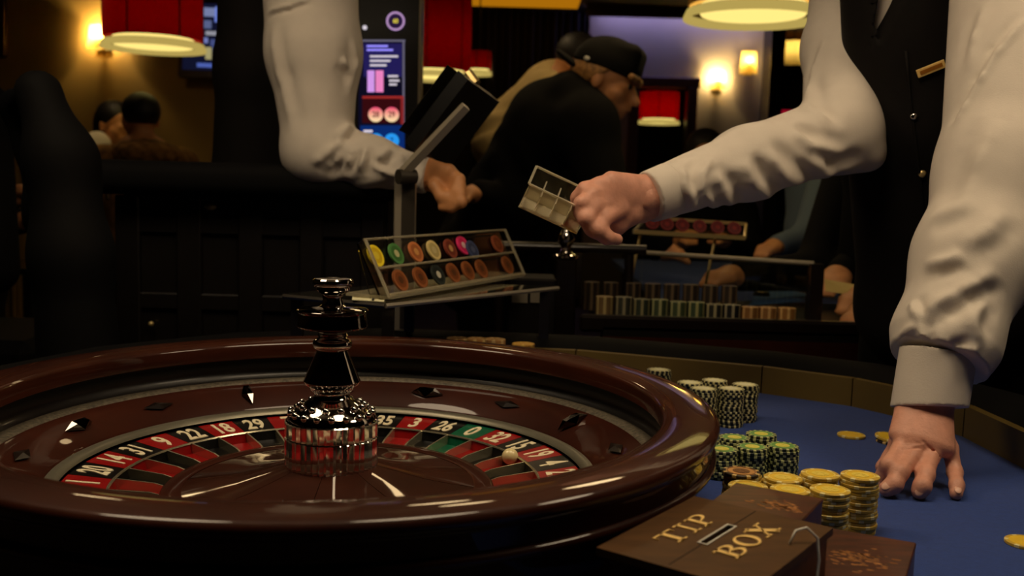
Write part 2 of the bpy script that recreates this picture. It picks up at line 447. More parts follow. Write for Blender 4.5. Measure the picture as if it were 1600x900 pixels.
# light strips
lipz = P(1000, 27, 8.98)[2]
struct('trim_4', MB().box(((xb0+xb1)/2, 8.98, (lipz+CEIL)/2), (xb1-xb0+.1, .04, CEIL-lipz)), M['ceiling'])
cs = MB().box(((xb0+xb1)/2, 9.06, CEIL-.015), (xb1-xb0-.1, .05, .02))
tag(link('cove_light', cs.mesh('cove_light', emis('cove_violet', (172, 164, 250), 16))), 'violet blue light strip along the top of the back wall', 'light strip')
a0, a1 = P(730, 5, 8.4), P(900, 5, 8.4)
tag(link('cove_light', MB().box(((a0[0]+a1[0])/2, 8.5, CEIL-.02), (a1[0]-a0[0]+.1, 1.1, .03)).mesh('c', emis('cove_amber', (190, 120, 12), .75))), 'amber lit ceiling strip above the black curtain', 'light strip')
p0, p1 = P(1192, 68, 10.5), P(1310, 68, 10.5)
tag(link('cove_light', MB().box(((p0[0]+p1[0])/2, 10.5, p0[2]), (p1[0]-p0[0], .05, .05)).mesh('c', emis('cove_orange', (255, 140, 20), 1.0))), 'thin orange light strip above the cream lamps in the dark opening', 'light strip')
p0, p1 = P(1192, 52, 10.9), P(1310, 50, 10.9)
struct('trim_3', MB().box(((p0[0]+p1[0])/2, 10.7, p0[2]+.06), (p1[0]-p0[0]+.3, .5, .14)), M['frame_wood'])

# ================================================================== LAMPS
def pendant(px, py, Y, dia, hgt, shade, label, diff, group='pendant lamps', lamp=0, inner=False):
    c = P(px, py, Y); R = dia/2
    t = thing('pendant_lamp', label, 'lamp', (c[0], c[1], c[2]), group)
    z = c[2]; cc = (c[0], c[1], 0)
    part('lamp_shade', MB().lathe([(R*.93, z+.05), (R*.93, z+hgt), (R*.915, z+hgt), (R*.915, z+.05)], 48, cc, close=True), shade, t, 40)
    part('diffuser', MB().lathe([(.001, z+.018), (R*.74, z+.018), (R*.76, z+.026), (R*.76, z+.055), (.001, z+.055)], 48, cc), diff, t, 40)
    part('gallery', MB().lathe([(R*.765, z+.03), (R*.935, z+.03), (R*.935, z+.036), (R*.765, z+.036)], 48, cc, close=True), M['gauze'], t, 40)
    part('rim', MB().lathe([(R*.965, z), (R, z), (R, z+.008), (R*.955, z+.034), (R*.935, z+.034)], 48, cc, close=True), M['rim_glow'], t, 40)
    for k in range(6):
        a = k*PI/3+.35
        part('seam', MB().box((c[0]+R*.935*math.cos(a), c[1]+R*.935*math.sin(a), z+hgt/2+.03), (.006, .006, hgt-.04)), M['frame_wood'], t)
    part('cord', MB().tube([(c[0], c[1], z+.04), (c[0], c[1], CEIL)], .006, 8), M['plastic'], t)
    part('canopy', MB().lathe([(.001, CEIL-.03), (.05, CEIL-.025), (.06, CEIL)], 20, cc), M['plastic'], t, 40)
    if lamp:
        l = bpy.data.lights.new('bulb', 'POINT'); l.energy = lamp; l.color = (1, .72, .38); l.shadow_soft_size = .05
        o = bpy.data.objects.new('bulb', l); COL.objects.link(o); o.parent = t; o.location = (0, 0, hgt*.5)
    return t
pendant(240, 78, 5.0, .5, .34, M['red_shade'], 'red drum pendant lamp in front of the olive wall at left', M['diffuser'], lamp=2.2)
pendant(680, 124, 6.7, .5, .52, M['red_shade'], 'red drum pendant lamp behind the tall display screen', M['diffuser'], lamp=2.6)
pendant(1176, 32, 3.7, .5, .3, M['gauze'], 'cream drum pendant lamp at the top of the picture, above the stretched arm', M['diffuser'], lamp=10, inner=True)
pendant(1029, 194, 10.6, .44, .33, M['red_shade'], 'small red pendant lamp glowing inside the door frame', M['diffuser'], lamp=5)
pendant(748, 118, 8.6, .22, .2, M['red_shade'], 'dim red pendant lamp before the black curtain', M['diffuser'], lamp=.5)
# unseen lamps above the frame; the farther ones added to brighten the room
TL = [(.12, .95, 2.02), (-.75, 1.25, 2.05), (1.0, 1.0, 2.1), (.42, 3.15, 2.02), (-.06, 2.85, 2.0), (-2.1, 5.0, 2.25), (-.25, 3.95, 2.2)]
for k, (x, y, z) in enumerate(TL):
    t = thing('pendant_lamp', ('cream pendant lamp over the middle of the roulette table', 'cream pendant lamp over the left end of the wheel', 'cream pendant lamp over the right end of the roulette table', 'cream pendant lamp over the middle of the second table', 'cream pendant lamp over the man in the cap', 'cream pendant lamp over the sitters at left', 'cream pendant lamp over the person in the cream sweater')[k], 'lamp', (x, y, z), 'pendant lamps')
    q = (1, 1, 1, .6, .42, .6, .6)[k]
    part('lamp_shade', MB().lathe([(.24*q, z), (.24*q, z+.3*q), (.235*q, z+.3*q), (.235*q, z)], 40, (x, y, 0), close=True), M['frame_wood'], t, 40)
    part('diffuser', MB().lathe([(.001, z+.01), (.22*q, z+.01), (.23*q, z+.03), (.001, z+.03)], 40, (x, y, 0)), M['table_diffuser'] if k < 3 else M['small_diffuser'], t, 40)
    part('cord', MB().tube([(x, y, z+.03), (x, y, CEIL)], .006, 8), M['plastic'], t)

def sconce(px, py, Y, w, h, label, watt, n=1, wallgap=.1):
    c = P(px, py, Y-wallgap); t = thing('wall_sconce', label, 'lamp', (c[0], c[1], c[2]-h/2), 'wall sconces')
    prof = []; N = 28; mb = MB(); vs = []; fs = []
    for i in range(N+1):
        a = PI+PI*i/N; pl = 1+.03*(i % 2)
        for r, z in ((.5*w*pl, -h/2), (.40*w*pl, h/2)): vs.append((c[0]+r*math.cos(a), c[1]+wallgap*.6+r*.62*math.sin(a), c[2]+z))
    for i in range(N): fs.append((2*i, 2*i+2, 2*i+3, 2*i+1))
    part('lamp_shade', mb.add(vs, fs), M['sconce_shade'], t, 30)
    part('back_plate', MB().box((c[0], c[1]+wallgap-.01, c[2]-h*.1), (w*.45, .02, h*.9), b=.004), M['brass'], t)
    part('arm', MB().tube([(c[0], c[1]+wallgap-.01, c[2]-h*.35), (c[0], c[1]+.04, c[2]-h*.45), (c[0], c[1]+.04, c[2]-h*.1)], .008, 8), M['brass'], t)
    part('bulb', MB().sphere((c[0], c[1]+.03, c[2]-.01), .018), emis('bulb_glow', (255, 214, 120), 6), t, 180)
    l = bpy.data.lights.new('bulb', 'POINT'); l.energy = watt; l.color = (1, .70, .30); l.shadow_soft_size = .02
    o = bpy.data.objects.new('bulb_light', l); COL.objects.link(o); o.parent = t; o.location = (0, .03, h*.5+.02)
sconce(153, 56, 6.6, .19, .15, 'glowing yellow wall sconce beside the left red lamp', SCONCE_W*.85)
sconce(1123, 124, 9.2, .17, .16, 'glowing yellow wall sconce on the grey wall right of the door', SCONCE_W*1.3)
sconce(1172, 97, 9.1, .16, .20, 'cream wall sconce on the edge of the dark opening', SCONCE_W*.25)
sconce(764, 112, 9.34, .06, .28, 'thin amber wall sconce on the dark curtained wall', SCONCE_W*.15)
for (px, py, lab) in ((1240, 82, 'left of two cream pleated lamps in the dark opening'), (1273, 86, 'right of two cream pleated lamps in the dark opening')):
    c = P(px, py, 9.6 if px < 1260 else 9.9); t = thing('pleated_lamp', lab, 'lamp', c, 'cream pleated lamps')
    mb = MB(); vs = []; fs = []; N = 32
    for i in range(N):
        a = 2*PI*i/N; q = 1+.03*(i % 2)
        for r, z in ((.13*q, -.1), (.105*q, .1)): vs.append((c[0]+r*math.cos(a), c[1]+r*math.sin(a), c[2]+z))
    for i in range(N): j = (i+1) % N; fs.append((2*i, 2*j, 2*j+1, 2*i+1))
    part('lamp_shade', mb.add(vs, fs), M['sconce_shade'], t, 30)
    part('cord', MB().tube([(c[0], c[1], c[2]), (c[0], c[1], CEIL)], .005, 6), M['plastic'], t)
    part('bulb', MB().sphere((c[0], c[1], c[2]), .03), emis('bulb_glow', (255, 220, 150), 4), t, 180)
    l = bpy.data.lights.new('bulb', 'POINT'); l.energy = 2.2; l.color = (1, .75, .4); l.shadow_soft_size = .03
    o = bpy.data.objects.new('bulb_light', l); COL.objects.link(o); o.parent = t; o.location = (0, 0, .03)

# ================================================================== ROULETTE TABLE
FZ = .80
edge = [(-.66, .38), (-.66, 1.42), (-.60, 1.58), (-.45, 1.74), (-.22, 1.83), (.12, 1.805), (.433, 1.69), (.56, 1.605), (.625, 1.515), (.66, 1.42), (.668, 1.24), (.668, .38)]
table = thing('roulette_table', 'blue felt roulette table with olive inner rail and black padded edge under the wheel', 'table', (0, 1.1, 0))
poly = edge
part('felt', MB().prism(poly, FZ-.02, FZ), M['felt'], table)
ws = [(-.655, .385), (.045, .385), (.06, .66)]+[(-.19+.404*math.cos(t), 1.056+.404*math.sin(t)) for t in np.linspace(-.9, PI*1.02, 40)]+[(-.63, .99), (-.655, .95)]
part('wheel_surround', MB().prism(ws, FZ, FZ+.002), M['blackwood'], table)
def offs(pts, dd):
    out = []
    for i, p in enumerate(pts):
        n = V(0, 0)
        for a, b in ((i-1, i), (i, i+1)):
            if a >= 0 and b < len(pts):
                t = nrm(V(*pts[b])-V(*pts[a])); n = n+V(-t[1], t[0])*1.0
        n = nrm(n); out.append((p[0]+n[0]*dd, p[1]+n[1]*dd))
    return out
# edge runs left to right then towards the camera: outward is to its left
inner, mid_, outer = edge, offs(edge, .014), offs(edge, .13)
for i in range(len(edge)-1):
    a, b = V(*inner[i]), V(*inner[i+1]); a2, b2 = V(*mid_[i]), V(*mid_[i+1]); g = nrm(b-a)*.0012
    mb = MB(); mb.prism([tuple(a+g), tuple(b-g), tuple(b2-g), tuple(a2+g)], FZ, FZ+.046)
    part('rail_panel', mb, M['rail_panel'], table)
sec = [(.012, .0), (.012, .044), (.03, .058), (.06, .064), (.095, .06), (.125, .045), (.135, .02), (.13, -.03), (.10, -.05), (.02, -.05)]
vs = []; fs = []; k = len(sec)
for dd, z in sec: pass
rings = [offs(edge, dd) for dd, z in sec]
for i in range(len(edge)):
    for j, (dd, z) in enumerate(sec): vs.append((*rings[j][i], FZ+z))
for i in range(len(edge)-1):
    for j in range(k): fs.append((i*k+j, (i+1)*k+j, (i+1)*k+(j+1) % k, i*k+(j+1) % k))
fs.append(list(range(k))); fs.append([(len(edge)-1)*k+j for j in range(k)][::-1])
part('padded_edge', MB().add(vs, fs), M['pad'], table, 50)
body = offs(edge, -.06)
part('cabinet_body', MB().prism(body, .1, FZ-.02), M['blackwood'], table)
part('plinth', MB().prism(offs(edge, -.12), 0, .1), M['blackwood'], table)

# ------------------------------------------------------------------ wheel
WX, WY = -.1905, 1.056
wheel = thing('roulette', 'large glossy mahogany roulette wheel with chrome turret on the blue table', 'roulette wheel', (WX, WY, FZ+.002))
def wpart(name, mb, m, smooth=None, parent=None, rot=0):
    return link(name, mb.mesh(name, m, smooth), parent or wheel, (0, 0, 0), (0, 0, rot))
z = lambda w: w-FZ
rim = []
for i in range(9):
    a = -60+i*(150/8); a = math.radians(a); rim.append((.4025+.0075*math.cos(a), z(.9080)+.0075*math.sin(a)))
prof = [(.33, 0.001), (.372, .004), (.385, .03), (.396, .06), (.4035, .085), (.4052, .0985)]+rim+[(.398, z(.9162)), (.385, z(.9172)), (.370, z(.9165)), (.358, z(.9150)), (.354, z(.9130)), (.3525, z(.9095)), (.3525, z(.893))]
wpart('bowl', MB().lathe(prof, 160), M['mahogany'], 60)
wpart('bead_moulding', MB().lathe([(.4035+.0045*math.cos(a), .078+.0045*math.sin(a)) for a in np.linspace(-PI/2, PI/2, 7)], 128), M['mahogany'], 60)
wpart('ball_track', MB().lathe([(.3525, z(.8935)), (.362, z(.887)), (.367, z(.877)), (.366, z(.868)), (.358, z(.8635))], 128), M['track'], 60)
wpart('track_ring', MB().lathe([(.359, z(.8632)), (.352, z(.8640)), (.342, z(.8618)), (.3405, z(.8595))], 128), M['speckle'], 60)
wpart('bowl_slope', MB().lathe([(.3410, z(.8605)), (.2890, z(.8385)), (.2872, z(.8345))], 128), M['mahogany_dark'], 60)
wpart('metal_ring', MB().lathe([(.2872, z(.828)), (.2872, z(.8365)), (.284, z(.8370)), (.277, z(.8350)), (.2745, z(.831))], 128), M['satin'], 60)
order = [0, 32, 15, 19, 4, 21, 2, 25, 17, 34, 6, 27, 13, 36, 11, 30, 8, 23, 10, 5, 24, 16, 33, 1, 20, 14, 31, 9, 22, 18, 29, 7, 28, 12, 35, 3, 26]
reds = {1, 3, 5, 7, 9, 12, 14, 16, 18, 19, 21, 23, 25, 27, 30, 32, 34, 36}
def sector(r0, z0, r1, z1, th, hw0, n=3):
    mb = MB(); vs = []; fs = []
    for i in range(n+1):
        a = lerp(-hw0, hw0, i/n)
        for r, zz in ((r0, z0), (r1, z1), (r1, z1-th), (r0, z0-th)): vs.append((r*math.cos(a), r*math.sin(a), zz))
    for i in range(n):
        for j in range(4): fs.append((i*4+j, i*4+(j+1) % 4, (i+1)*4+(j+1) % 4, (i+1)*4+j))
    fs.append((3, 2, 1, 0)); fs.append(tuple(n*4+j for j in range(4)))
    return mb.add(vs, fs)
ST = 2*PI/37; A0 = math.radians(55.1)
DZ = .0085
RN0, ZN0, RN1, ZN1 = .2280, z(.8310-DZ), .2740, z(.8365-DZ)
pm = {c: sector(RN0, ZN0, RN1, ZN1, .004, ST/2*.985).mesh('number_panel', M[c]) for c in ('red', 'black', 'green')}
km = {}
for c in ('red', 'black', 'green'):
    mb = sector(.1790, z(0.8080), .2265, z(0.8115), .003, ST/2*.99)
    mb.add(*(lambda q: (q.v, q.f))(sector(.2240, z(0.8115), .2270, z(0.8215), .003, ST/2*.99))); km[c] = mb.mesh('pocket', M[c])
fp = [(.1770, z(0.8075)), (.1770, z(0.8152)), (.1860, z(0.8180)), (.2070, z(0.8208)), (.2270, z(0.8235)), (.2270, z(0.8075))]
fb = MB(); vs = [(r, -.0011, zz) for r, zz in fp]+[(r, .0011, zz) for r, zz in fp]; n = len(fp)
fb.add(vs, [list(range(n)), list(range(n, 2*n))[::-1]]+[(i, n+i, n+(i+1) % n, (i+1) % n) for i in range(n)])
fm = fb.mesh('fret', M['fret'])
for k, num in enumerate(order):
    a = A0-k*ST; c = 'green' if num == 0 else 'red' if num in reds else 'black'
    pn = link('number_panel', pm[c], wheel, (0, 0, 0), (0, 0, a))
    v, f = text_mesh(str(num), .0455, .56 if num > 9 else .62, .0011)
    sl = (ZN1-ZN0)/(RN1-RN0); rc = (RN0+RN1)/2+.0005
    w = np.stack([rc+v[:, 1], -v[:, 0], lerp(ZN0, ZN1, .5)+v[:, 1]*sl+v[:, 2]+.0005], 1)
    link('numeral', MB().add(w, f).mesh('numeral', M['numeral']), pn)
    link('pocket', km[c], wheel, (0, 0, 0), (0, 0, a))
    link('fret', fm, wheel, (0, 0, 0), (0, 0, a+ST/2))
wpart('number_ring_edge', MB().lathe([(.2285, z(0.8225)), (.2281, z(0.8240)), (.2265, z(0.8242)), (.2255, z(0.8225))], 128), M['fret'], 60)
wpart('rotor_rim', MB().lathe([(.1770, z(0.8075)), (.1770, z(0.8145)), (.174, z(0.8170)), (.164, z(0.8185)), (.155, z(0.8175))], 128), M['mahogany_dark'], 60)
cp_ = [(.1555, z(0.8170)), (.13, z(0.8200)), (.10, z(0.8250)), (.07, z(0.8325)), (.045, z(0.8395))]
cm = MB().lathe(cp_+[(r, zz-.004) for r, zz in cp_[::-1]], 10, a0=-PI/8*.988, a1=PI/8*.988, close=True).mesh('cone_panel', M['mahogany'], 40)
for k in range(8): link('cone_panel', cm, wheel, (0, 0, 0), (0, 0, math.radians(22)+k*PI/4))
wpart('rotor_core', MB().lathe([(.174, 0.004), (.174, z(0.8080)), (.1555, z(0.8140)), (.10, z(0.8215)), (.04, z(0.8355))], 64), M['ebony'], 60)
# diamonds on the bowl slope
for k in range(8):
    a = math.radians(31+45*k); r = .316; zc = z(.8520); sl = math.atan2(.019, .054)
    ln, wd = (.024, .0085)
    if k % 2: ln, wd = wd, ln
    mb = MB(); vs = [(-ln, 0, 0), (0, -wd, 0), (ln, 0, 0), (0, wd, 0), (-ln*.35, 0, .009), (ln*.35, 0, .009), (-ln*.9, 0, -.001)]
    vs = [(-ln, 0, 0), (0, -wd, 0), (ln, 0, 0), (0, wd, 0), (0, 0, .0105), (-ln*.45, -wd*.45, .0075), (ln*.45, -wd*.45, .0075), (ln*.45, wd*.45, .0075), (-ln*.45, wd*.45, .0075)]
    fs = [(0, 1, 5), (1, 2, 6), (2, 3, 7), (3, 0, 8), (1, 6, 4, 5), (2, 7, 6), (3, 8, 4, 7), (0, 5, 8), (4, 6, 7), (4, 8, 5)]
    fs = [(0, 5, 8), (0, 1, 5), (1, 6, 5), (1, 2, 6), (2, 7, 6), (2, 3, 7), (3, 8, 7), (3, 0, 8), (5, 6, 4), (6, 7, 4), (7, 8, 4), (8, 5, 4)]
    R = rotz(a) @ np.array([[math.cos(sl), 0, -math.sin(sl)], [0, 1, 0], [math.sin(sl), 0, math.cos(sl)]])
    vs = np.array(vs) @ R.T+V(r*math.cos(a), r*math.sin(a), zc)
    wpart('deflector', MB().add(vs, fs), M['chrome_dark'])
    a = math.radians(31+22.5+45*k); vs = np.array([(-.009, 0, .0006), (0, -.022, .0006), (.009, 0, .0006), (0, .022, .0006), (0, 0, .003)])
    R = rotz(a) @ np.array([[math.cos(sl), 0, -math.sin(sl)], [0, 1, 0], [math.sin(sl), 0, math.cos(sl)]])
    vs = vs @ R.T+V(r*math.cos(a), r*math.sin(a), zc)
    wpart('inlay', MB().add(vs, [(0, 1, 4), (1, 2, 4), (2, 3, 4), (3, 0, 4)]), M['diamond_dark'])
# turret
def prf(l): return [(r, z(w)) for r, w in l]
knurl = MB(); N = 44; vs = []; fs = []
lv = [(.046, .8380), (.0497, .8385), (.0497, .8695), (.0478, .8705), (.0497, .8715), (.0497, .8875), (.0465, .8895)]
for i in range(N*2):
    a = PI*i/N; q = 0 if i % 2 else .0022
    for j, (r, w) in enumerate(lv): vs.append(((r-(q if j in (1, 2, 4, 5) else 0))*math.cos(a), (r-(q if j in (1, 2, 4, 5) else 0))*math.sin(a), z(w)))
for i in range(N*2):
    i2 = (i+1) % (N*2)
    for j in range(len(lv)-1): fs.append((i*7+j, i2*7+j, i2*7+j+1, i*7+j+1))
turret = wpart('turret_base', knurl.add(vs, fs), M['chrome'], 30)
dome = [(.0475, .8893), (.047, .8915), (.043, .8965), (.036, .902), (.028, .907), (.0215, .911), (.0185, .9145), (.0185, .917)]
wpart('turret_dome', MB().lathe(prf(dome), 64), M['chrome'], 60)
# small studs around the dome give its faceted sparkle
for ring, (r, w, n_) in enumerate(((.0435, .8965, 18), (.034, .9035, 14))):
    mb = MB()
    for i in range(n_):
        a = 2*PI*(i+.5*ring)/n_; mb.sphere((r*math.cos(a), r*math.sin(a), z(w)), .0042, 8, 6)
    wpart('bead_ring', mb, M['chrome'], 180)
cone = [(.0185, .9165), (.0225, .9205), (.0235, .9235), (.0285, .9265), (.0302, .9300), (.0290, .9325), (.0170, .9615), (.0168, .9635)]
wpart('turret_cone', MB().lathe(prf(cone), 64), M['chrome'], 40)
beadp = [(.0165, .9630)]+[(.0165+.0045*math.cos(t), .9700+.0055*math.sin(t)) for t in np.linspace(-PI/2, PI/2, 9)]+[(.0150, .978), (.0165, .9795), (.0150, .9815)]
wpart('turret_collar', MB().lathe(prf(beadp), 64), M['chrome'], 60)
drum = [(.0140, .9812), (.0165, .985), (.0300, .9865), (.0370, .9885), (.0378, .990), (.0370, .992), (.0365, 1.0035), (.0378, 1.005), (.0380, 1.007), (.0360, 1.0085), (.0150, 1.0105)]
wpart('turret_drum', MB().lathe(prf(drum), 96), M['chrome_dark'], 35)
finial = [(.0150, 1.0102), (.0118, 1.0125), (.0105, 1.018), (.0115, 1.0235), (.0165, 1.0265), (.0180, 1.0285), (.0172, 1.0305), (.0205, 1.0325), (.0216, 1.0355), (.0212, 1.039), (.0195, 1.0405), (.0120, 1.0412), (.0001, 1.0405)]
wpart('turret_finial', MB().lathe(prf(finial), 64), M['chrome'], 35)
bp_ = PZ(797, 713, .8250)
single('roulette_ball', MB().sphere((bp_[0], bp_[1], .8250), .0098, 32, 20), M['ball'], 'ivory coloured roulette ball lying in a pocket of the wheel', 'ball', smooth=180)

# ================================================================== CHIPS
ORD = ['topmost', 'second from the top', 'third from the top', 'fourth from the top', 'fifth from the top', 'sixth from the top', 'seventh from the top', 'eighth from the top', 'ninth from the top', 'tenth from the top', 'eleventh from the top', 'twelfth from the top', 'thirteenth from the top', 'fourteenth from the top', 'fifteenth from the top', 'sixteenth from the top', 'bottom one']
def edge_mat(name, base, mark, n=8, duty=.35, var=.25):
    m = mat(name, base, .5); nt = m.node_tree; b = nt.nodes['Principled BSDF']
    tc = nt.nodes.new('ShaderNodeTexCoord'); sp = nt.nodes.new('ShaderNodeSeparateXYZ'); nt.links.new(tc.outputs['Object'], sp.inputs[0])
    at = nt.nodes.new('ShaderNodeMath'); at.operation = 'ARCTAN2'; nt.links.new(sp.outputs[1], at.inputs[0]); nt.links.new(sp.outputs[0], at.inputs[1])
    mu = nt.nodes.new('ShaderNodeMath'); mu.operation = 'MULTIPLY'; mu.inputs[1].default_value = n/(2*PI); nt.links.new(at.outputs[0], mu.inputs[0])
    fr = nt.nodes.new('ShaderNodeMath'); fr.operation = 'FRACT'; nt.links.new(mu.outputs[0], fr.inputs[0])
    lt = nt.nodes.new('ShaderNodeMath'); lt.operation = 'LESS_THAN'; lt.inputs[1].default_value = duty; nt.links.new(fr.outputs[0], lt.inputs[0])
    mx = nt.nodes.new('ShaderNodeMix'); mx.data_type = 'RGBA'
    mx.inputs[6].default_value = (*lin(base), 1); mx.inputs[7].default_value = (*lin(mark), 1)
    nt.links.new(lt.outputs[0], mx.inputs[0]); nt.links.new(mx.outputs[2], b.inputs['Base Color']); return m
CR, CH = .0195, .0035
def chip_mesh(name, edge_m, face_m):
    mb = MB(); h = CH*.97
    mb.cur = 0; mb.lathe([(CR*.80, 0), (CR-.0006, 0), (CR, .0005), (CR, h-.0005), (CR-.0006, h), (CR*.80, h)], 32)
    mb.cur = 1; mb.lathe([(.0001, h-.0001), (CR*.80, h-.0001)], 32); mb.lathe([(CR*.80, .0001), (.0001, .0001)], 32)
    return mb.mesh(name, [edge_m, face_m], 35)
F_yel = mat('chip_yellow_face', (238, 198, 52), .45, var=.08, scale=60); E_yel = edge_mat('chip_yellow_edge', (206, 170, 62), (238, 224, 160), 6, .25)
F_grn = mat('chip_green_face', (96, 150, 74), .45, var=.08, scale=60); E_grn = edge_mat('chip_green_edge', (20, 34, 18), (196, 200, 130), 14, .42)
F_blk = mat('chip_cream_face', (226, 220, 168), .45, var=.05); E_blk = edge_mat('chip_dark_edge', (14, 18, 12), (206, 198, 140), 15, .4)
F_cop = mat('chip_copper_face', (212, 156, 88), .45, var=.1); E_cop = edge_mat('chip_copper_edge', (40, 26, 14), (222, 190, 120), 8, .3)
CM = {'yellow': chip_mesh('gaming_chip', E_yel, F_yel), 'green': chip_mesh('gaming_chip', E_grn, F_grn), 'cream': chip_mesh('gaming_chip', E_blk, F_blk), 'copper': chip_mesh('gaming_chip', E_cop, F_cop)}
def inl(name, rgb, s=.45):
    mb = MB(); mb.lathe([(.0001, .0003), (CR*s, .0003), (CR*s, 0)], 24)
    for k in range(5):
        a = 2*PI*k/5; mb.lathe([(.0001, .0005), (CR*.12, .0005), (CR*.12, 0)], 8, (CR*.25*math.cos(a), CR*.25*math.sin(a), 0))
    return mb.mesh('inlay', mat(name, rgb, .4), 35)
IN = {'yellow': inl('inlay_yellow', (240, 214, 96)), 'green': inl('inlay_green', (222, 214, 90)), 'cream': inl('inlay_cream', (236, 232, 196)), 'copper': inl('inlay_copper', (120, 74, 34))}
RING = {k: MB().lathe([(CR*.76, 0), (CR*.76, .0003), (CR*.70, .0003), (CR*.70, 0)], 32).mesh('ring', mat('ring_'+k, c, .4)) for k, c in (('yellow', (246, 222, 120)), ('green', (150, 190, 110)), ('cream', (206, 200, 150)), ('copper', (150, 96, 44)))}
def chip(kind, p, label, group, rot=None, deco=True):
    o = tag(link('gaming_chip', CM[kind], None, p, rot or (0, 0, random.uniform(0, 6.28))), label, 'gaming chip', group)
    if deco:
        link('inlay', IN[kind], o, (0, 0, CH*.96)); link('ring', RING[kind], o, (0, 0, CH*.96))
    return o
def stack(kind, x, y, n, desc, group, topkind=None, jit=.0006):
    for i in range(n):
        lab = '%s chip, %s of the %s' % (kind if not (topkind and i == n-1) else topkind, ORD[min(n-1-i, 15)] if i or n > 17 else 'bottom one', desc)
        if kind == 'cream' : lab = lab.replace('cream chip', 'dark edged cream chip', 1)
        chip(topkind if topkind and i == n-1 else kind, (x+random.gauss(0, jit), y+random.gauss(0, jit), FZ+i*CH), lab, group, deco=(i == n-1))
NY = 17
stack('yellow', .3635, 1.004, NY, 'rightmost yellow stack beside the hand', 'yellow chip stacks')
stack('yellow', .3203, .9632, NY-1, 'yellow stack in front of the rightmost', 'yellow chip stacks')
stack('yellow', .3225, 1.006, NY, 'back yellow stack next to the rightmost', 'yellow chip stacks')
stack('yellow', .2830, 1.000, NY-1, 'back yellow stack, middle of the row', 'yellow chip stacks')
stack('yellow', .2800, .9600, NY-1, 'front yellow stack behind the wooden block', 'yellow chip stacks')
stack('yellow', .2435, 1.0075, NY, 'stack with a copper chip by the rim', 'yellow chip stacks', 'copper')
stack('yellow', .2400, .9675, NY-1, 'front yellow stack touching the wheel side', 'yellow chip stacks')
stack('green', .3279, 1.2652, 10, 'rear green stack', 'green chip stacks')
stack('green', .2870, 1.2440, 10, 'green stack behind, next to the rim', 'green chip stacks')
stack('green', .3000, 1.1999, 10, 'front green stack', 'green chip stacks')
stack('green', .3404, 1.2085, 10, 'right-hand green stack', 'green chip stacks')
stack('green', .2595, 1.1850, 10, 'green stack half hidden by the rim', 'green chip stacks')
stack('cream', .2740, 1.4880, 16, 'tall cream stack nearest the wheel', 'cream chip stacks')
stack('cream', .3150, 1.5085, 16, 'tall cream stack at the back', 'cream chip stacks')
stack('cream', .3566, 1.4844, 16, 'tall cream stack on the right', 'cream chip stacks')
stack('cream', .2860, 1.4440, 16, 'tall cream stack at front left', 'cream chip stacks')
stack('cream', .3275, 1.4500, 16, 'tall cream stack at front centre', 'cream chip stacks')
stack('cream', .2407, 1.5859, 16, 'lone cream stack behind the rim', 'cream chip stacks')
chip('yellow', (.4924, 1.4031, FZ), 'single yellow chip lying flat on the blue felt', 'loose yellow chips', deco=False)
o = chip('yellow', (.5375, 1.3792, FZ+.0045), 'yellow chip on the felt half hidden by the wrist, tilted on another', 'loose yellow chips', (.1, .08, 0), deco=False)
chip('copper', (.5385, 1.3760, FZ), 'chip lying under the tilted yellow chip by the wrist', 'loose yellow chips', deco=False)
chip('yellow', (.5260, .9781, FZ), 'yellow chip at the right edge of the picture on the felt', 'loose yellow chips', deco=False)

# ================================================================== TIP BOX AND WOODEN BLOCKS
TZ = .885
A, B, C_ = PZ(934, 854, TZ)[:2], PZ(1089, 773, TZ)[:2], PZ(1288, 826, TZ)[:2]
u = nrm(nrm(B-A)*.163); vv = V(u[1], -u[0]); U = np.stack([np.append(u, 0), np.append(-vv, 0), V(0, 0, 1)], 1)   # x along the lettering, y up the lettering
LU, LV = .158, .1205
def tl(a, b, zz=0): return np.append(A+u*a+vv*b, TZ+zz)
tb = thing('tip_box', 'brown wooden tip box with gold TIP BOX lettering in front of the wheel', 'box', (*tl(LU/2, LV/2)[:2], FZ))
def ubox(a0, a1, b0, b1, z0, z1, b=.001): return MB().box(tl((a0+a1)/2, (b0+b1)/2, (z0+z1)/2), (a1-a0, b1-b0, z1-z0), U, b)
s0, s1, t0, t1 = .056, .108, .0535, .0605          # slot
lid = MB()
for (a0, a1, b0, b1) in ((-.002, s0, 0, LV), (s1, LU, 0, LV), (s0, s1, 0, t0), (s0, s1, t1, LV)):
    lid.box(tl((a0+a1)/2, (b0+b1)/2, -.003), (a1-a0, b1-b0, .006), U)
part('lid', lid, M['tipwood'], tb)
part('slot_frame', (lambda m: [m.box(tl((s0+s1)/2, t0, .0003), (s1-s0+.002, .0012, .0010), U), m.box(tl((s0+s1)/2, t1, .0003), (s1-s0+.002, .0012, .001), U), m.box(tl(s0, (t0+t1)/2, .0003), (.0012, t1-t0, .001), U), m.box(tl(s1, (t0+t1)/2, .0003), (.0012, t1-t0, .001), U)] and m)(MB()), M['wire'], tb)
part('slot_well', ubox(s0, s1, t0, t1, -.03, -.0055, 0), M['blackhole'], tb)
part('box_body', ubox(.003, LU-.003, .003, LV-.003, FZ-TZ, -.0062, .001), M['blockwood'], tb)
part('seam', MB().box(tl(s1+.024, (t0+t1)/2, .0001), (.046, .0006, .0004), U), M['blackhole'], tb)
part('seam', MB().box(tl(s0/2, (t0+t1)/2, .0001), (s0-.006, .0006, .0004), U), M['blackhole'], tb)
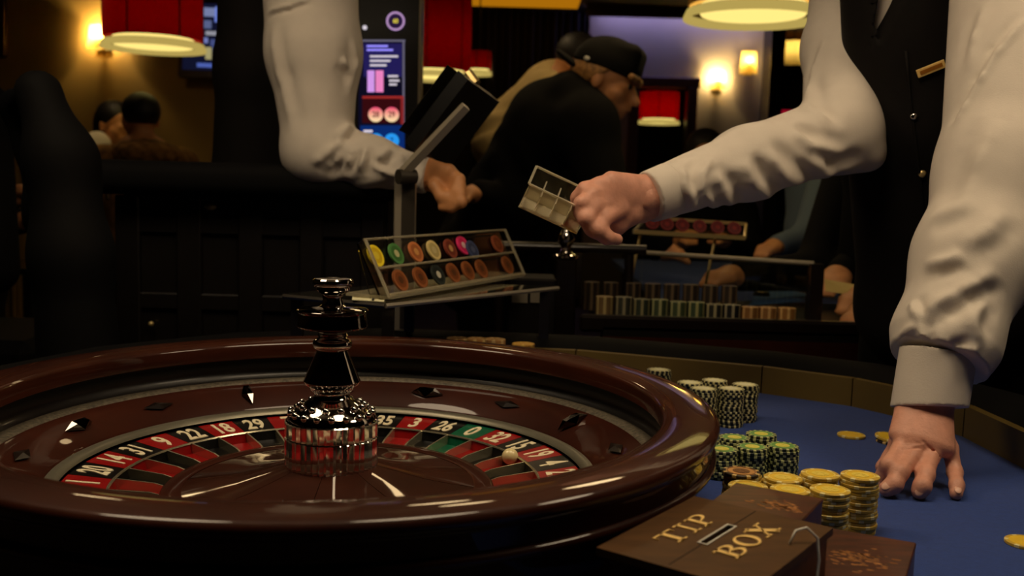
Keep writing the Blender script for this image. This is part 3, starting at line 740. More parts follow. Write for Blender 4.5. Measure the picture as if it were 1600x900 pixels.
# serif letters
def stroke(mb, a, b, w0, w1=None):
    a, b = V(*a), V(*b); n = nrm(V(-(b-a)[1], (b-a)[0])); w1 = w0 if w1 is None else w1
    mb.prism([tuple(a+n*w0/2), tuple(a-n*w0/2), tuple(b-n*w1/2), tuple(b+n*w1/2)], 0, .0008)
def ringp(mb, cx, cy, rx, ry, tx, ty, a0, a1, n=18):
    out = []; inn = []
    for i in range(n+1):
        t = lerp(a0, a1, i/n); out.append((cx+rx*math.cos(t), cy+ry*math.sin(t))); inn.append((cx+(rx-tx)*math.cos(t), cy+(ry-ty)*math.sin(t)))
    for i in range(n): mb.prism([out[i], out[i+1], inn[i+1], inn[i]], 0, .0008)
def letter(ch, x, y, w, h, mb):
    T, t = w*.20, h*.075; q = MB()
    if ch == 'T':
        stroke(q, (w/2, 0), (w/2, h), T); stroke(q, (0, h-t/2), (w, h-t/2), t); stroke(q, (t*.4, h-t), (t*.4, h*.74), t*.8, t*.3); stroke(q, (w-t*.4, h-t), (w-t*.4, h*.74), t*.8, t*.3); stroke(q, (w*.22, t/2), (w*.78, t/2), t)
    if ch == 'I':
        stroke(q, (w/2, 0), (w/2, h), T*1.05); stroke(q, (w*.12, t/2), (w*.88, t/2), t); stroke(q, (w*.12, h-t/2), (w*.88, h-t/2), t)
    if ch == 'P':
        stroke(q, (w*.27, 0), (w*.27, h), T); stroke(q, (0, t/2), (w*.55, t/2), t); stroke(q, (0, h-t/2), (w*.55, h-t/2), t); stroke(q, (w*.27, h*.47), (w*.55, h*.47), t)
        ringp(q, w*.55, h*.735, w*.43, h*.265, T, t, -PI/2, PI/2)
    if ch == 'B':
        stroke(q, (w*.25, 0), (w*.25, h), T); stroke(q, (0, t/2), (w*.52, t/2), t); stroke(q, (0, h-t/2), (w*.5, h-t/2), t); stroke(q, (w*.25, h*.52), (w*.5, h*.52), t)
        ringp(q, w*.5, h*.76, w*.40, h*.24, T, t, -PI/2, PI/2); ringp(q, w*.52, h*.27, w*.46, h*.27, T, t, -PI/2, PI/2)
    if ch == 'O': ringp(q, w/2, h/2, w*.5, h*.515, T, t, 0, 2*PI, 32)
    if ch == 'X':
        stroke(q, (w*.18, h), (w*.82, 0), T*1.1); stroke(q, (w*.2, 0), (w*.8, h), t*1.2)
        for xx in (.18, .82):
            stroke(q, (w*(xx-.2), t/2), (w*(xx+.2), t/2), t); stroke(q, (w*(xx-.2), h-t/2), (w*(xx+.2), h-t/2), t)
    q.v = [tuple(np.append(A+u*(x+p[0])+vv*(y-p[1]), TZ+.0001+p[2])) for p in q.v]; mb.add(q.v, q.f)
def word(s, x0, base, h, ws, gap):
    x = x0
    for ch, w in zip(s, ws):
        mb = MB(); letter(ch, x, base, w, h, mb); part('letter', mb, M['gold'], tb); x += w+gap
word('TIP', .0405, .0425, .0195, (.026, .0165, .024), .004)
word('BOX', .0435, .0900, .0195, (.0245, .0255, .027), .003)
# seal wire looped through the right-hand corner
cw = tl(.108, .1165); wp = [tl(.098, .108, .001), tl(.106, .109, .009), tl(.113, .115, .011), tl(.116, .1225, .004), tl(.114, .1255, -.012), tl(.108, .1265, -.03), tl(.100, .126, -.05)]
part('seal_wire', MB().tube(wp, .0010, 6), M['wire'], tb, 180)

def block(pa, pb, pc, ztop, z0, label, grp, scuffs):
    a, b, c = PZ(*pa, ztop)[:2], PZ(*pb, ztop)[:2], PZ(*pc, ztop)[:2]
    uu = nrm(b-a); w = V(uu[1], -uu[0]); lw = abs((c-b)@w); 
    t = thing('wooden_block', label, 'block', (*((a+b)/2+w*lw/2), z0), grp)
    R = np.stack([np.append(uu, 0), np.append(-w, 0), V(0, 0, 1)], 1); L = np.linalg.norm(b-a)
    cc = (a+b)/2+w*lw/2
    part('block_body', MB().box((*cc, (z0+ztop)/2-.001), (L, lw, ztop-z0-.002), R, .0015), M['blockwood'], t)
    part('top_board', MB().box((*cc, ztop-.002), (L+.001, lw+.001, .004), R, .001), M['blockwood'], t)
    sm = MB()
    for k in range(scuffs[0]):
        p = cc+uu*random.gauss(scuffs[1], scuffs[2])+w*random.gauss(scuffs[3], scuffs[4])
        if abs((p-cc)@uu) > L/2-.006 or abs((p-cc)@w) > lw/2-.006: continue
        r = random.uniform(.0008, .0032); n_ = 6; ph = random.uniform(0, 6)
        sm.prism([tuple(p+uu*r*1.6*math.cos(ph+2*PI*i/n_)*random.uniform(.6, 1)+w*r*.6*math.sin(ph+2*PI*i/n_)*random.uniform(.5, 1)) for i in range(n_)], ztop-.0002, ztop+.00015)
    if sm.v:
        q = part('scuff_marks', sm, M['scuff'], t); q['kind'] = 'stuff'
    return t
block((1150, 754), (1286, 779), (1240, 835), .88, FZ, 'tall wooden block with worn top between tip box and yellow chips', 'wooden blocks', (70, .014, .012, -.012, .006))
block((1287, 823), (1431, 848), (1400, 960), .845, FZ, 'low wooden block with scratched top at right of the tip box', 'wooden blocks', (90, .0, .014, -.016, .012))

# ================================================================== PEOPLE
def head_prims(c, fw, up, s=1.0, nose=True):
    fw = nrm(fw); up = np.asarray(up, float); up = nrm(up-fw*(up@fw)); rt = np.cross(fw, up); R = np.stack([rt, fw, up], 1)
    L = lambda x, y, zz: np.asarray(c, float)+R @ (V(x, y, zz)*s)
    pr = [ell(L(0, -.015, .025), V(.077, .097, .092)*s, R), ell(L(0, .025, -.045), V(.058, .066, .07)*s, R), ell(L(0, .055, -.088), V(.03, .03, .024)*s, R),
          ell(L(0, .072, -.002), V(.045, .02, .018)*s, R)]
    if nose: pr += [cap(L(0, .092, -.012), L(0, .112, -.04), .009*s, .013*s), ell(L(0, .088, -.066), V(.024, .012, .009)*s, R)]
    for q in (-1, 1):
        pr += [ell(L(q*.078, -.012, -.010), V(.008, .016, .026)*s, R), ell(L(q*.043, .055, -.03), V(.024, .024, .022)*s, R)]
    pr.append(cap(L(0, -.035, -.06), L(0, -.05, -.17), .052*s, .058*s))
    return pr, L, R
def finger(pts, r0, r1):
    n = len(pts)-1; return [cap(pts[i], pts[i+1], lerp(r0, r1, i/n), lerp(r0, r1, (i+1)/n)) for i in range(n)]
def person(label, loc): return thing('person', label, 'person', loc)

# ---------------------------------------------------------------- right-hand dealer
S_L, E_L, W_L = P(1592, -70, 1.50), P(1568, 270, 1.36), P(1450, 610, 1.215)     # arm on the right of the picture
S_R, E_R, W_R = P(1334, -60, 1.90), P(1312, 206, 1.60), P(1010, 309, 1.42)      # stretched arm
dl = person('dealer in black waistcoat and white shirt leaning over the table, clear tray in hand', (.86, 1.80, 0))
ax = nrm(V(.95, .24, .0)); back = V(-.24, .95, 0)
Tt, Tm, Tb = P(1456, -170, 1.60), P(1448, 190, 1.67), P(1474, 470, 1.74)
Hp = V(.86, 1.90, .90)
tors = [ecyl(Tt, Tm, ax, (.135, .095), (.118, .105)), ecyl(Tm, Tb, ax, (.118, .105), (.132, .115)), ecyl(Tb, Hp, ax, (.132, .115), (.155, .125))]
vest_s = uni(tors, .03)
# shirt: core, shoulders, both sleeves with folds
armR = uni([cap(S_R, lerp(S_R, E_R, .55), .072, .070), cap(lerp(S_R, E_R, .55), E_R, .070, .058), cap(E_R, P(1360, 244, 1.58), .052, .022), cap(E_R, lerp(E_R, W_R, .5), .060, .051), cap(lerp(E_R, W_R, .5), lerp(E_R, W_R, .93), .051, .037)], .03)
dR = nrm(W_R-E_R); upv = nrm(V(0, -.2, 1)-dR*(V(0, -.2, 1)@dR))
def onarm(t, a, r):   # point on the forearm surface: t along, angle a from the top towards the camera
    sd = np.cross(dR, upv); sd = -sd if sd[1] > 0 else sd
    return lerp(E_R, W_R, t)+(r-.004)*(math.cos(a)*upv+math.sin(a)*sd)
RF = [([(1066, 262), (1072, 292), (1082, 326)], .008, .007, 1), ([(1112, 248), (1094, 276), (1088, 310)], .009, .008, 1), ([(1114, 268), (1130, 300), (1146, 334)], .009, .007, -1), ([(1160, 250), (1176, 285), (1214, 326)], .011, .008, -1),
      ([(1196, 236), (1220, 270), (1262, 306)], .012, .008, -1), ([(1236, 205), (1262, 226), (1318, 240)], .010, .007, -1), ([(1244, 240), (1290, 270), (1346, 258)], .011, .007, -1), ([(1262, 130), (1262, 170), (1300, 205)], .010, .006, -1), ([(1290, 60), (1272, 110), (1250, 160)], .009, .005, 1), ([(1100, 300), (1112, 320), (1130, 338)], .006, .005, 1)]
slR = disp(armR, addf(folds(armR, RF), limb_folds(E_R, W_R, .0014, 2.3, .25, upv, 1.3, .05, .95)), .02)
slR = cut(slR, lerp(E_R, W_R, .93), dR)
d1, d2 = nrm(E_L-S_L), nrm(W_L-E_L)
WL2 = lerp(E_L, W_L, .86)
armL = uni([cap(S_L, E_L, .090, .080), ell(E_L, (.08, .078, .085)), cap(E_L, lerp(E_L, W_L, .42), .078, .072), cap(lerp(E_L, W_L, .42), lerp(E_L, W_L, .80), .072, .060), cap(lerp(E_L, W_L, .80), WL2, .060, .050)], .03)
def onL(px, py, dr=0.0):
    p, n = hit(armL, px, py); return p-n*.004
LF = [([(1438, 496), (1475, 470), (1512, 450), (1556, 424)], .010, .0085, 1), ([(1437, 500), (1441, 530), (1447, 566)], .005, .006, -1), ([(1444, 416), (1475, 410), (1505, 398)], .009, .007, 1), ([(1424, 470), (1430, 488), (1438, 504)], .006, .006, -1),
      ([(1398, 552), (1440, 572), (1480, 574), (1520, 566)], .008, .005, 1), ([(1478, 556), (1505, 556), (1530, 540)], .007, .006, -1), ([(1600, 30), (1560, 80), (1534, 122), (1508, 168), (1490, 196)], .006, .0055, 1), ([(1540, 10), (1522, 60), (1512, 110)], .008, .005, 1),
      ([(1560, 190), (1530, 250), (1500, 330)], .014, .005, 1), ([(1545, 455), (1520, 500), (1530, 545)], .009, .006, -1), ([(1450, 350), (1480, 330), (1530, 320)], .012, .004, 1), ([(1570, 330), (1540, 365), (1500, 385)], .012, .005, -1), ([(1405, 530), (1420, 515), (1434, 508)], .006, .005, 1), ([(1450, 590), (1480, 588), (1510, 580)], .005, .004, 1)]
slL = disp(armL, addf((lambda g: lambda p: .85*g(p))(folds(armL, LF)), limb_folds(E_L, W_L, .0012, 1.9, .3, (0, -1, 0), .4, .1, .95)), .02)
slL = cut(slL, lerp(E_L, W_L, .875), d2)
shirt_core = uni([ecyl(lerp(Tt, Tm, -.25), Tb, ax, (.14, .085), (.135, .105)), cap(S_L, S_R, .075), cap(Tt, Tt+V(0, -.02, .16), .075, .065)], .04)
cufR = cut(cut(ecyl(lerp(E_R, W_R, .84), W_R, upv, (.0415, .037), (.037, .033)), lerp(E_R, W_R, .99), dR), lerp(E_R, W_R, .89), -dR)
ca_, cb_ = P(1468, 535, 1.235), P(1450, 648, 1.21); dc_ = nrm(cb_-ca_); dk_ = nrm(dc_+V(.20, 0, 0))
cufL = cut(cut(ecyl(ca_, cb_, (1, 0, 0), (.046, .040), (.0455, .038)), lerp(ca_, cb_, .90), dk_), lerp(ca_, cb_, .16), -dc_)
shirt = sdf_part('shirt', [(shirt_core, .008), (slR, .0035), (slL, .0032)], M['shirt'], dl)
sdf_part('cuff', [(cufR, .0025)], M['shirt'], dl); sdf_part('cuff', [(cufL, .0025)], M['shirt'], dl)
# waistcoat: trunk shell with V neck and arm holes
nf = -nrm(back)
vt = P(1416, 62, 1.5)
def vest_f(p):
    d = vest_s(p)-.012
    q = p-vt; x = q@ax; zz = q[:, 2]
    wedge = np.maximum(np.abs(x)-.15*zz-.001, -zz)
    wedge = np.maximum(wedge, -(q@nf)-.12)
    d = np.maximum(d, -wedge)
    return d
vest_f.lo = vest_s.lo-.02; vest_f.hi = vest_s.hi+.02
vest = sdf_part('waistcoat', [(vest_f, .006)], M['vest'], dl)
tq = [hit(vest_s, x, y)[0]+V(0, -.002, 0) for x, y in ((1402, -30), (1433, -30), (1424, 62), (1411, 62))]
part('tie', MB().slab([tq[3], tq[2], tq[1], tq[0]], .004), M['shirt_grey'], dl)
# front edge of the waistcoat, buttons, name badge
ep = [hit(vest_f, x, y)[0]+V(0, -.001, 0) for x, y in ((1415, 80), (1419, 120), (1424, 170), (1430, 215), (1436, 265), (1442, 320), (1447, 380))]
part('front_edge', MB().tube(ep, .0022, 8), M['vest'], dl, 180)
for (px, py) in ((1428, 182), (1441, 271), (1452, 362)):
    p, n = hit(vest_f, px, py); R = frame(np.cross(n, (0, 0, 1)), (0, 0, 1)); R = np.stack([R[:, 0], R[:, 1], n], 1)
    part('button', MB().lathe([(.0001, .004), (.0035, .0038), (.0055, .0025), (.006, 0)], 16, p, R=R), M['brass'] if py > 200 else M['chrome'], dl, 60)
p, n = hit(vest_f, 1454, 107); xr = nrm(P(1474, 98, p[1])-P(1434, 116, p[1])); xr = nrm(xr-n*(xr@n)); R = np.stack([xr, np.cross(n, xr), n], 1)
bd = part('name_badge', MB().box(p+n*.004, (.0415, .0125, .003), R, .0006), M['gold'], dl)
part('badge_plate', MB().box(p+n*.0058, (.033, .0060, .0006), R), mat('badge_plate', (176, 112, 30), .4, metal=.3), bd)
# trousers and shoes
lg = []
for q in (-1, 1):
    hp = Hp+V(.09*q, .0, -.02); kn = V(.86+.10*q, 1.95, .48); an = V(.86+.12*q, 1.98, .09)
    lg += [cap(hp, kn, .095, .07), cap(kn, an, .07, .055)]
sdf_part('trousers', [(uni(lg+[ecyl(Hp+V(0, 0, .05), Hp-V(0, 0, .06), ax, (.155, .125), (.16, .13))], .03), .012)], M['trousers'], dl)
for q in (-1, 1):
    sdf_part('shoe', [(cut(uni([cap(V(.86+.12*q, 1.99, .045), V(.86+.13*q, 1.83, .03), .045, .038)], .01), V(0, 0, .002), (0, 0, -1)), .008)], M['plastic'], dl)
# hands: left one pressed on the felt
FX = FZ+.0095
wr = P(1446, 628, 1.215)
mcp = [P(1404, 706, 1.165), P(1425, 714, 1.158), P(1453, 714, 1.163), P(1484, 700, 1.182)]
pip = [P(1388, 727, 1.140), P(1406, 738, 1.130), P(1446, 742, 1.132), P(1492, 738, 1.160)]
dip = [PZ(1381, 744, FX+.008), PZ(1397, 757, FX+.006), PZ(1441, 760, FX+.006), PZ(1495, 758, FX+.005)]
tip = [PZ(1377, 754, FX), PZ(1386, 764, FX+.0005), PZ(1437, 768, FX), PZ(1494, 771, FX-.002)]
hl = [ecyl(P(1452, 590, 1.225), wr, (1, 0, 0), (.033, .026), (.032, .024)), ecyl(wr, P(1440, 690, 1.175), (1, 0, 0), (.033, .022), (.039, .017))]
rr = [(.0100, .0086), (.0106, .0092), (.0108, .0092), (.0098, .0074)]
for k in range(4): hl += finger([lerp(wr, mcp[k], .55), mcp[k], pip[k], dip[k], tip[k]], rr[k][0], rr[k][1])
th = [lerp(wr, mcp[0], .3)+V(-.008, .012, 0), P(1408, 690, 1.215), PZ(1394, 716, FZ+.020), PZ(1380, 730, FZ+.011)]
hl += finger(th, .015, .0095)
hl_u = uni(hl, .0055)
wk = []
for (a, b) in (((1408, 694), (1440, 692)), ((1412, 702), (1450, 700)), ((1440, 688), (1470, 716)), ((1404, 700), (1424, 712)), ((1455, 700), (1478, 722))):
    pa, na = hit(hl_u, *a); pb, nb = hit(hl_u, *b); wk.append(cap(pa+na*.0005, pb+nb*.0005, .0016, .0012))
def hl_f(p):
    d = hl_u(p)
    for g in wk: d = np.maximum(d, -g(p)-.0)
    return d
hl_f.lo, hl_f.hi = hl_u.lo, hl_u.hi
# right one, closed round the clear tray
wq = P(1004, 311, 1.42)
YT = 1.385
mc = [P(936, 290, 1.375), P(926, 304, 1.362), P(930, 322, 1.358), P(944, 340, 1.36)]
pp = [P(914, 296, 1.372), P(909, 318, 1.350), P(916, 342, 1.342), P(934, 360, 1.345)]
dp = [P(903, 309, 1.378), P(908, 332, 1.352), P(924, 357, 1.346), P(948, 371, 1.352)]
tp = [P(902, 322, 1.390), P(917, 343, 1.364), P(940, 362, 1.358), P(964, 374, 1.365)]
hr = [ecyl(P(1040, 305, 1.43), wq, (0, 0, 1), (.029, .025), (.030, .023)), ecyl(wq, P(950, 312, 1.385), (0, -.2, 1), (.034, .021), (.040, .019))]
for k in range(4): hr += finger([lerp(wq, mc[k], .6), mc[k], pp[k], dp[k], tp[k]], .0112, .0080)
hr += finger([P(985, 335, 1.405), P(962, 352, 1.40), P(935, 338, 1.405), P(912, 322, 1.41)], .0155, .010)
hr_u = uni(hr, .008)
hd, HL, HR_ = head_prims(P(1440, -260, 1.48), (-.45, -.7, -.45), (-.1, -.3, .95))
bd_core = uni([ecyl(Tt, Tb, ax, (.08, .05), (.08, .05)), ecyl(Tb, Hp, ax, (.08, .05), (.08, .06)), cap(S_L, S_R, .05), cap(S_L, E_L, .045, .04), cap(E_L, wr, .04, .03), cap(S_R, E_R, .045, .04), cap(E_R, wq, .038, .028), cap(Tt, P(1440, -230, 1.50), .06, .055)]+hd, .02)
sdf_part('body', [(bd_core, .010), (hl_f, .0018), (hr_u, .0022)], M['skin'], dl)
hair = uni([ell(HL(0, -.03, .045), V(.086, .1, .088), HR_)], .01)
sdf_part('hair', [(cut(hair, HL(0, .06, .0), HR_ @ V(0, 1, -.6)), .008)], M['hair_dark'], dl)
for k in range(4):
    n_, pd = nrm(tip[k]-dip[k]), tip[k]
    q = nrm(V(.02, -.55, .8)-n_*(V(.02, -.55, .8)@n_)); R = np.stack([np.cross(n_, q), n_, q], 1)
    part('fingernail', MB().sphere(pd+q*(rr[k][1]-.0009)-n_*.0005, .0052 if k < 3 else .0045, 12, 8, (.95, 1.25, .28), R), mat('nail', (228, 176, 152), .35), dl, 180)

# clear tray in that hand
o0, ax1 = P(846, 262, 1.36), None
ta, tb_, tc_ = P(800, 286, 1.33), P(838, 261, 1.40), P(934, 306, 1.40)
e1 = nrm(tc_-tb_); e2 = nrm(ta-tb_); e2 = nrm(e2-e1*(e2@e1)); e3 = np.cross(e1, e2); e3 = e3 if e3[2] > 0 else -e3
Rt = np.stack([e1, e2, e3], 1); LT, WT, HT = .088, .060, .038
org = tb_-e3*HT
tp0 = lambda a, b, c: org+e1*a+e2*b+e3*c
ctr = tp0(LT/2, WT/2, 0)
tr = thing('clear_tray', 'clear plastic chip tray held in the dealer\'s outstretched hand', 'tray', ctr)
def tbx(a0, a1, b0, b1, c0, c1, bv=.0004): return MB().box(tp0((a0+a1)/2, (b0+b1)/2, (c0+c1)/2), (a1-a0, b1-b0, c1-c0), Rt, bv)
part('tray_base', tbx(0, LT, 0, WT, 0, .0025), M['acrylic_edge'], tr)
for q in ((0, LT, 0, .0025), (0, LT, WT-.0025, WT), (0, .0025, .0025, WT-.0025), (LT-.0025, LT, .0025, WT-.0025)): part('tray_wall', tbx(*q, .0026, HT), M['acrylic'], tr)
for k in range(1, 4): part('divider', tbx(LT*k/4-.001, LT*k/4+.001, .003, WT-.003, .003, HT*.7), M['acrylic_edge'], tr)
part('divider', tbx(.003, LT-.003, WT/2-.001, WT/2+.001, .003, HT*.62), M['acrylic_edge'], tr)
rim_ = MB()
for q in ((0, LT, -.002, .0015), (0, LT, WT-.0015, WT+.002), (-.002, .0015, 0, WT), (LT-.0015, LT+.002, 0, WT)): rim_.box(tp0((q[0]+q[1])/2, (q[2]+q[3])/2, HT+.001), (q[1]-q[0], q[3]-q[2], .002), Rt)
part('tray_rim', rim_, M['acrylic_edge'], tr)

# ---------------------------------------------------------------- left-hand dealer
LY = 2.02
SL, EL, WL = P(484, -40, 2.12), P(497, 236, 2.05), P(664, 272, 2.0)
d2n = person('dealer in dark waistcoat with white sleeve resting on the black ledge at left', (P(440, 100, 2.3)[0], 2.3, 0))
axL = nrm(V(.8, .6, 0))
c1, c2, c3 = P(458, -120, 2.28), P(450, 110, 2.30), P(448, 300, 2.34); c4 = V(c3[0], 2.4, .9)
tr_ = uni([ecyl(c1, c2, axL, (.165, .11), (.16, .12)), ecyl(c2, c3, axL, (.16, .12), (.175, .13)), ecyl(c3, c4, axL, (.175, .13), (.17, .13))], .03)
sdf_part('waistcoat', [(tr_, .009)], M['vest'], d2n)
dE = nrm(WL-EL); uE = nrm(V(0, 0, 1)-dE*dE[2])
arm2 = uni([cap(SL, lerp(SL, EL, .45), .098, .094), cap(lerp(SL, EL, .45), EL, .092, .068), ell(EL, (.066, .066, .066)), cap(EL, lerp(EL, WL, .5), .062, .05), cap(lerp(EL, WL, .5), lerp(EL, WL, .93), .048, .036)], .03)
DF = [([(490, 258), (514, 238), (542, 218)], .010, .010, 1), ([(506, 266), (528, 248), (550, 226)], .009, .010, 1), ([(532, 268), (545, 250), (556, 230)], .008, .009, 1), ([(560, 268), (568, 250), (574, 226)], .008, .008, 1), ([(582, 256), (598, 242), (612, 232)], .008, .007, 1), ([(576, 256), (600, 266), (622, 276)], .007, .006, -1),
      ([(548, 196), (538, 206), (524, 218)], .008, .008, -1), ([(417, 22), (450, 10), (486, -2)], .005, .006, 1), ([(534, 92), (540, 100), (550, 108)], .010, .006, 1), ([(550, 60), (556, 100), (545, 150)], .010, .006, 1), ([(428, 40), (438, 120), (456, 210)], .012, .005, -1), ([(640, 240), (646, 256), (650, 272)], .005, .004, 1)]
sl2 = disp(arm2, addf(folds(arm2, DF, 1.2, .06), limb_folds(EL, WL, .002, 3, .25, uE, .7, .0, .95)), .02)
sl2 = cut(sl2, lerp(EL, WL, .94), dE)
arm2b = uni([cap(P(560, -30, 2.42), P(575, 180, 2.40), .07, .055), cap(P(575, 180, 2.40), P(690, 262, 2.3), .055, .036)], .03)
sdf_part('shirt', [(sl2, .0045), (uni([cap(SL, lerp(SL, P(560, -30, 2.42), .4), .06), ecyl(c1+V(0, 0, .06), c2, axL, (.15, .1), (.15, .105))], .03), .012)], M['shirt'], d2n)
cf2 = cut(cut(ecyl(lerp(EL, WL, .85), lerp(EL, WL, 1.1), uE, (.041, .037), (.038, .034)), lerp(EL, WL, 1.03), dE), lerp(EL, WL, .90), -dE)
sdf_part('cuff', [(cf2, .004)], M['shirt'], d2n)
w2 = P(668, 272, 2.0)
h2 = [ecyl(lerp(EL, WL, .9), w2, uE, (.028, .025), (.03, .023)), ecyl(w2, P(700, 284, 1.98), (0, -.5, 1), (.034, .022), (.038, .017))]
for k in range(4):
    m_ = P(702+k*3, 266+k*11, 1.985-.006*k); q_ = P(718+k*1, 280+k*12, 1.96-.006*k); e_ = P(712-k*2, 297+k*9, 1.95); t_ = P(700-k*3, 306+k*6, 1.955)
    h2 += finger([lerp(w2, m_, .6), m_, q_, e_, t_], .0115, .0085)
h2 += finger([P(680, 290, 1.97), P(690, 306, 1.955), P(706, 314, 1.95)], .014, .010)
hd2, HL2, HR2 = head_prims(P(500, -260, 2.2), (.9, -.35, -.15), (0, 0, 1))
core2 = uni([ecyl(c1, c4, axL, (.11, .08), (.12, .09)), cap(SL, EL, .045), cap(EL, w2, .038, .028), cap(c1, P(490, -220, 2.22), .06)]+hd2, .02)
sdf_part('body', [(core2, .012), (uni(h2, .008), .003)], M['skin_warm'], d2n)
sdf_part('hair', [(cut(ell(HL2(0, -.03, .045), V(.086, .1, .088), HR2), HL2(0, .06, 0), HR2 @ V(0, 1, -.6)), .010)], M['hair_dark'], d2n)
l2 = []
for q in (-1, 1):
    a = c4+axL*.09*q; l2 += [cap(a, V(a[0], a[1]+.02, .48), .09, .065), cap(V(a[0], a[1]+.02, .48), V(a[0], a[1]+.03, .08), .065, .05)]
sdf_part('trousers', [(uni(l2, .03), .016)], M['trousers'], d2n)
for q in (-1, 1):
    a = c4+axL*.09*q; sdf_part('shoe', [(cut(cap(V(a[0], a[1]+.04, .045), V(a[0]+.14, a[1]-.04, .03), .045, .038), V(0, 0, .002), (0, 0, -1)), .01)], M['plastic'], d2n)

# ---------------------------------------------------------------- man in black cap
def simple_person(label, loc, head, clothes, hands, cloth_m, skin_m, vox=.009, extra=None):
    t = person(label, loc); return t
CY = 3.2
m1 = person('man in black hoodie and backwards black cap bending over the table', (P(840, 300, 3.35)[0], 3.45, 0))
hc = P(948, 128, CY); fwd = nrm(V(.88, -.30, -.24)); upd = nrm(V(.2, 0, .98))
hp1, HL1, HR1 = head_prims(hc, fwd, upd, 1.0)
sh0 = P(858, 190, 3.3); pel = P(745, 420, 3.55); shL, elL, haL = P(915, 200, 3.12), P(955, 320, 3.0), P(1040, 392, 3.0)
shR, elR, haR = P(835, 200, 3.42), P(815, 320, 3.25), P(742, 303, 3.1)
hips = V(pel[0], 3.6, .92)
hood = [ecyl(sh0, lerp(sh0, pel, .5), (.3, .8, .3), (.19, .135), (.20, .15)), ecyl(lerp(sh0, pel, .5), pel, (.3, .8, .3), (.20, .15), (.19, .15)), ecyl(pel, hips, (.3, .9, 0), (.18, .15), (.17, .14)),
        cap(sh0, shL, .11, .10), cap(shL, elL, .09, .07), cap(elL, lerp(elL, haL, .85), .07, .048), cap(sh0, shR, .1, .1), cap(shR, elR, .085, .065), cap(elR, lerp(elR, haR, .9), .06, .045),
        ell(P(892, 150, 3.24), (.075, .09, .07)), cap(P(898, 150, 3.2), P(925, 178, 3.12), .07, .05)]
hd_f = disp(uni(hood, .05), limb_folds(sh0, pel, .006, 4, .4, (0, -1, 0), .3, .05, 1.), .01)
sdf_part('hoodie', [(hd_f, .009)], M['hoodie'], m1)
fing = []
for k in range(4): fing += finger([haL, haL+V(.03+.006*k, -.03+.018*k, -.01), haL+V(.065, -.035+.02*k, -.03)], .012, .009)
for k in range(4): fing += finger([haR, haR+V(-.01-.008*k, -.04+.012*k, .0), haR+V(-.02-.01*k, -.075+.012*k, -.02)], .012, .009)
b1 = uni(hp1+[cap(hc-upd*.1-fwd*.05, sh0, .055, .09), ecyl(sh0, hips, (.3, .8, .3), (.1, .08), (.1, .09)), cap(sh0, shL, .05), cap(shL, elL, .05, .04), cap(elL, haL, .04, .03), cap(sh0, shR, .05), cap(shR, elR, .045, .04), cap(elR, haR, .035, .03), ell(haL, (.04, .035, .022)), ell(haR, (.035, .04, .022))]+fing, .018)
sdf_part('body', [(b1, .006)], M['skin_warm'], m1)
capc = cut(uni([ell(HL1(0, -.018, .046), V(.086, .108, .094), HR1), rbox(HL1(0, .030, .078), V(.066, .064, .050), HR1, .03)], .02), HL1(0, 0, .030), HR1 @ V(0, -.10, -1))
cpo = sdf_part('cap', [(capc, .005)], M['cap'], m1)
brim = cut(ell(HL1(0, -.125, .030), V(.07, .07, .012), HR1 @ np.array([[1, 0, 0], [0, .92, .39], [0, -.39, .92]])), HL1(0, -.095, .03), HR1 @ V(0, 1, 0))
sdf_part('cap_brim', [(brim, .004)], M['cap'], cpo)
part('cap_logo', MB().sphere(HL1(.086, -.06, .045), .010, 12, 8, (.3, 1, .7), HR1), M['wire'], cpo, 180)
hs = [cut(ell(HL1(0, -.02, .015), V(.086, .106, .07), HR1), HL1(0, .0, .012), HR1 @ V(0, .8, -1))]
for k in range(9): hs.append(ell(HL1(-.055+.0137*k, .088+.004*math.sin(k*2), .026+.005*math.cos(k*3)), V(.011, .014, .012), HR1))
sdf_part('hair', [(uni(hs, .008), .005)], M['hair_blond'], m1)
for q in (-1, 1): part('eye', MB().sphere(HL1(q*.032, .083, .0), .009, 10, 8), M['hair_dark'], m1, 180)
for q in (-1, 1):
    sdf_part('trouser_leg', [(uni([cap(hips+V(0, .09*q, -.03), V(hips[0]+.02, 3.6+.1*q, .48), .09, .065), cap(V(hips[0]+.02, 3.6+.1*q, .48), V(hips[0]-.04, 3.6+.1*q, .07), .065, .05), cap(V(hips[0]-.04, 3.6+.1*q, .05), V(hips[0]+.12, 3.58+.1*q, .04), .045, .036)], .02), .014)], M['trousers'], m1)
# person in cream sweater behind him
m2 = person('person in cream sweater bending down behind the man in the black cap', (P(800, 300, 4.2)[0], 4.2, 0))
q0, q1, q2 = P(862, 142, 4.0), P(800, 215, 4.12), P(800, 330, 4.25); q3 = V(q2[0], 4.3, .92)
sw = [ecyl(q0, q1, (.3, .9, .2), (.20, .12), (.21, .13)), ecyl(q1, q2, (.3, .9, 0), (.2, .13), (.18, .13)), cap(P(850, 150, 3.75), P(775, 205, 3.72), .10, .085), cap(P(775, 205, 3.72), P(790, 285, 3.66), .08, .06)]
swf = disp(uni(sw, .04), limb_folds(P(850, 150, 3.75), P(790, 285, 3.66), .012, 4.2, .3, (0, -1, 0), .8, .1, 1.), .014)
sdf_part('sweater', [(swf, .010)], M['cream_knit'], m2)
h3, HL3, HR3 = head_prims(P(905, 108, 3.9), (.75, -.2, -.6), (.5, 0, .85))
b3 = uni(h3+[cap(P(893, 118, 3.92), q0, .055, .09), ecyl(q0, q3, (.3, .9, 0), (.1, .08), (.12, .09)), cap(P(850, 150, 3.75), P(775, 205, 3.72), .05, .045), cap(P(775, 205, 3.72), P(800, 300, 3.64), .04, .03), ell(P(806, 318, 3.62), (.035, .03, .045))], .02)
sdf_part('body', [(b3, .009)], M['skin_warm'], m2)
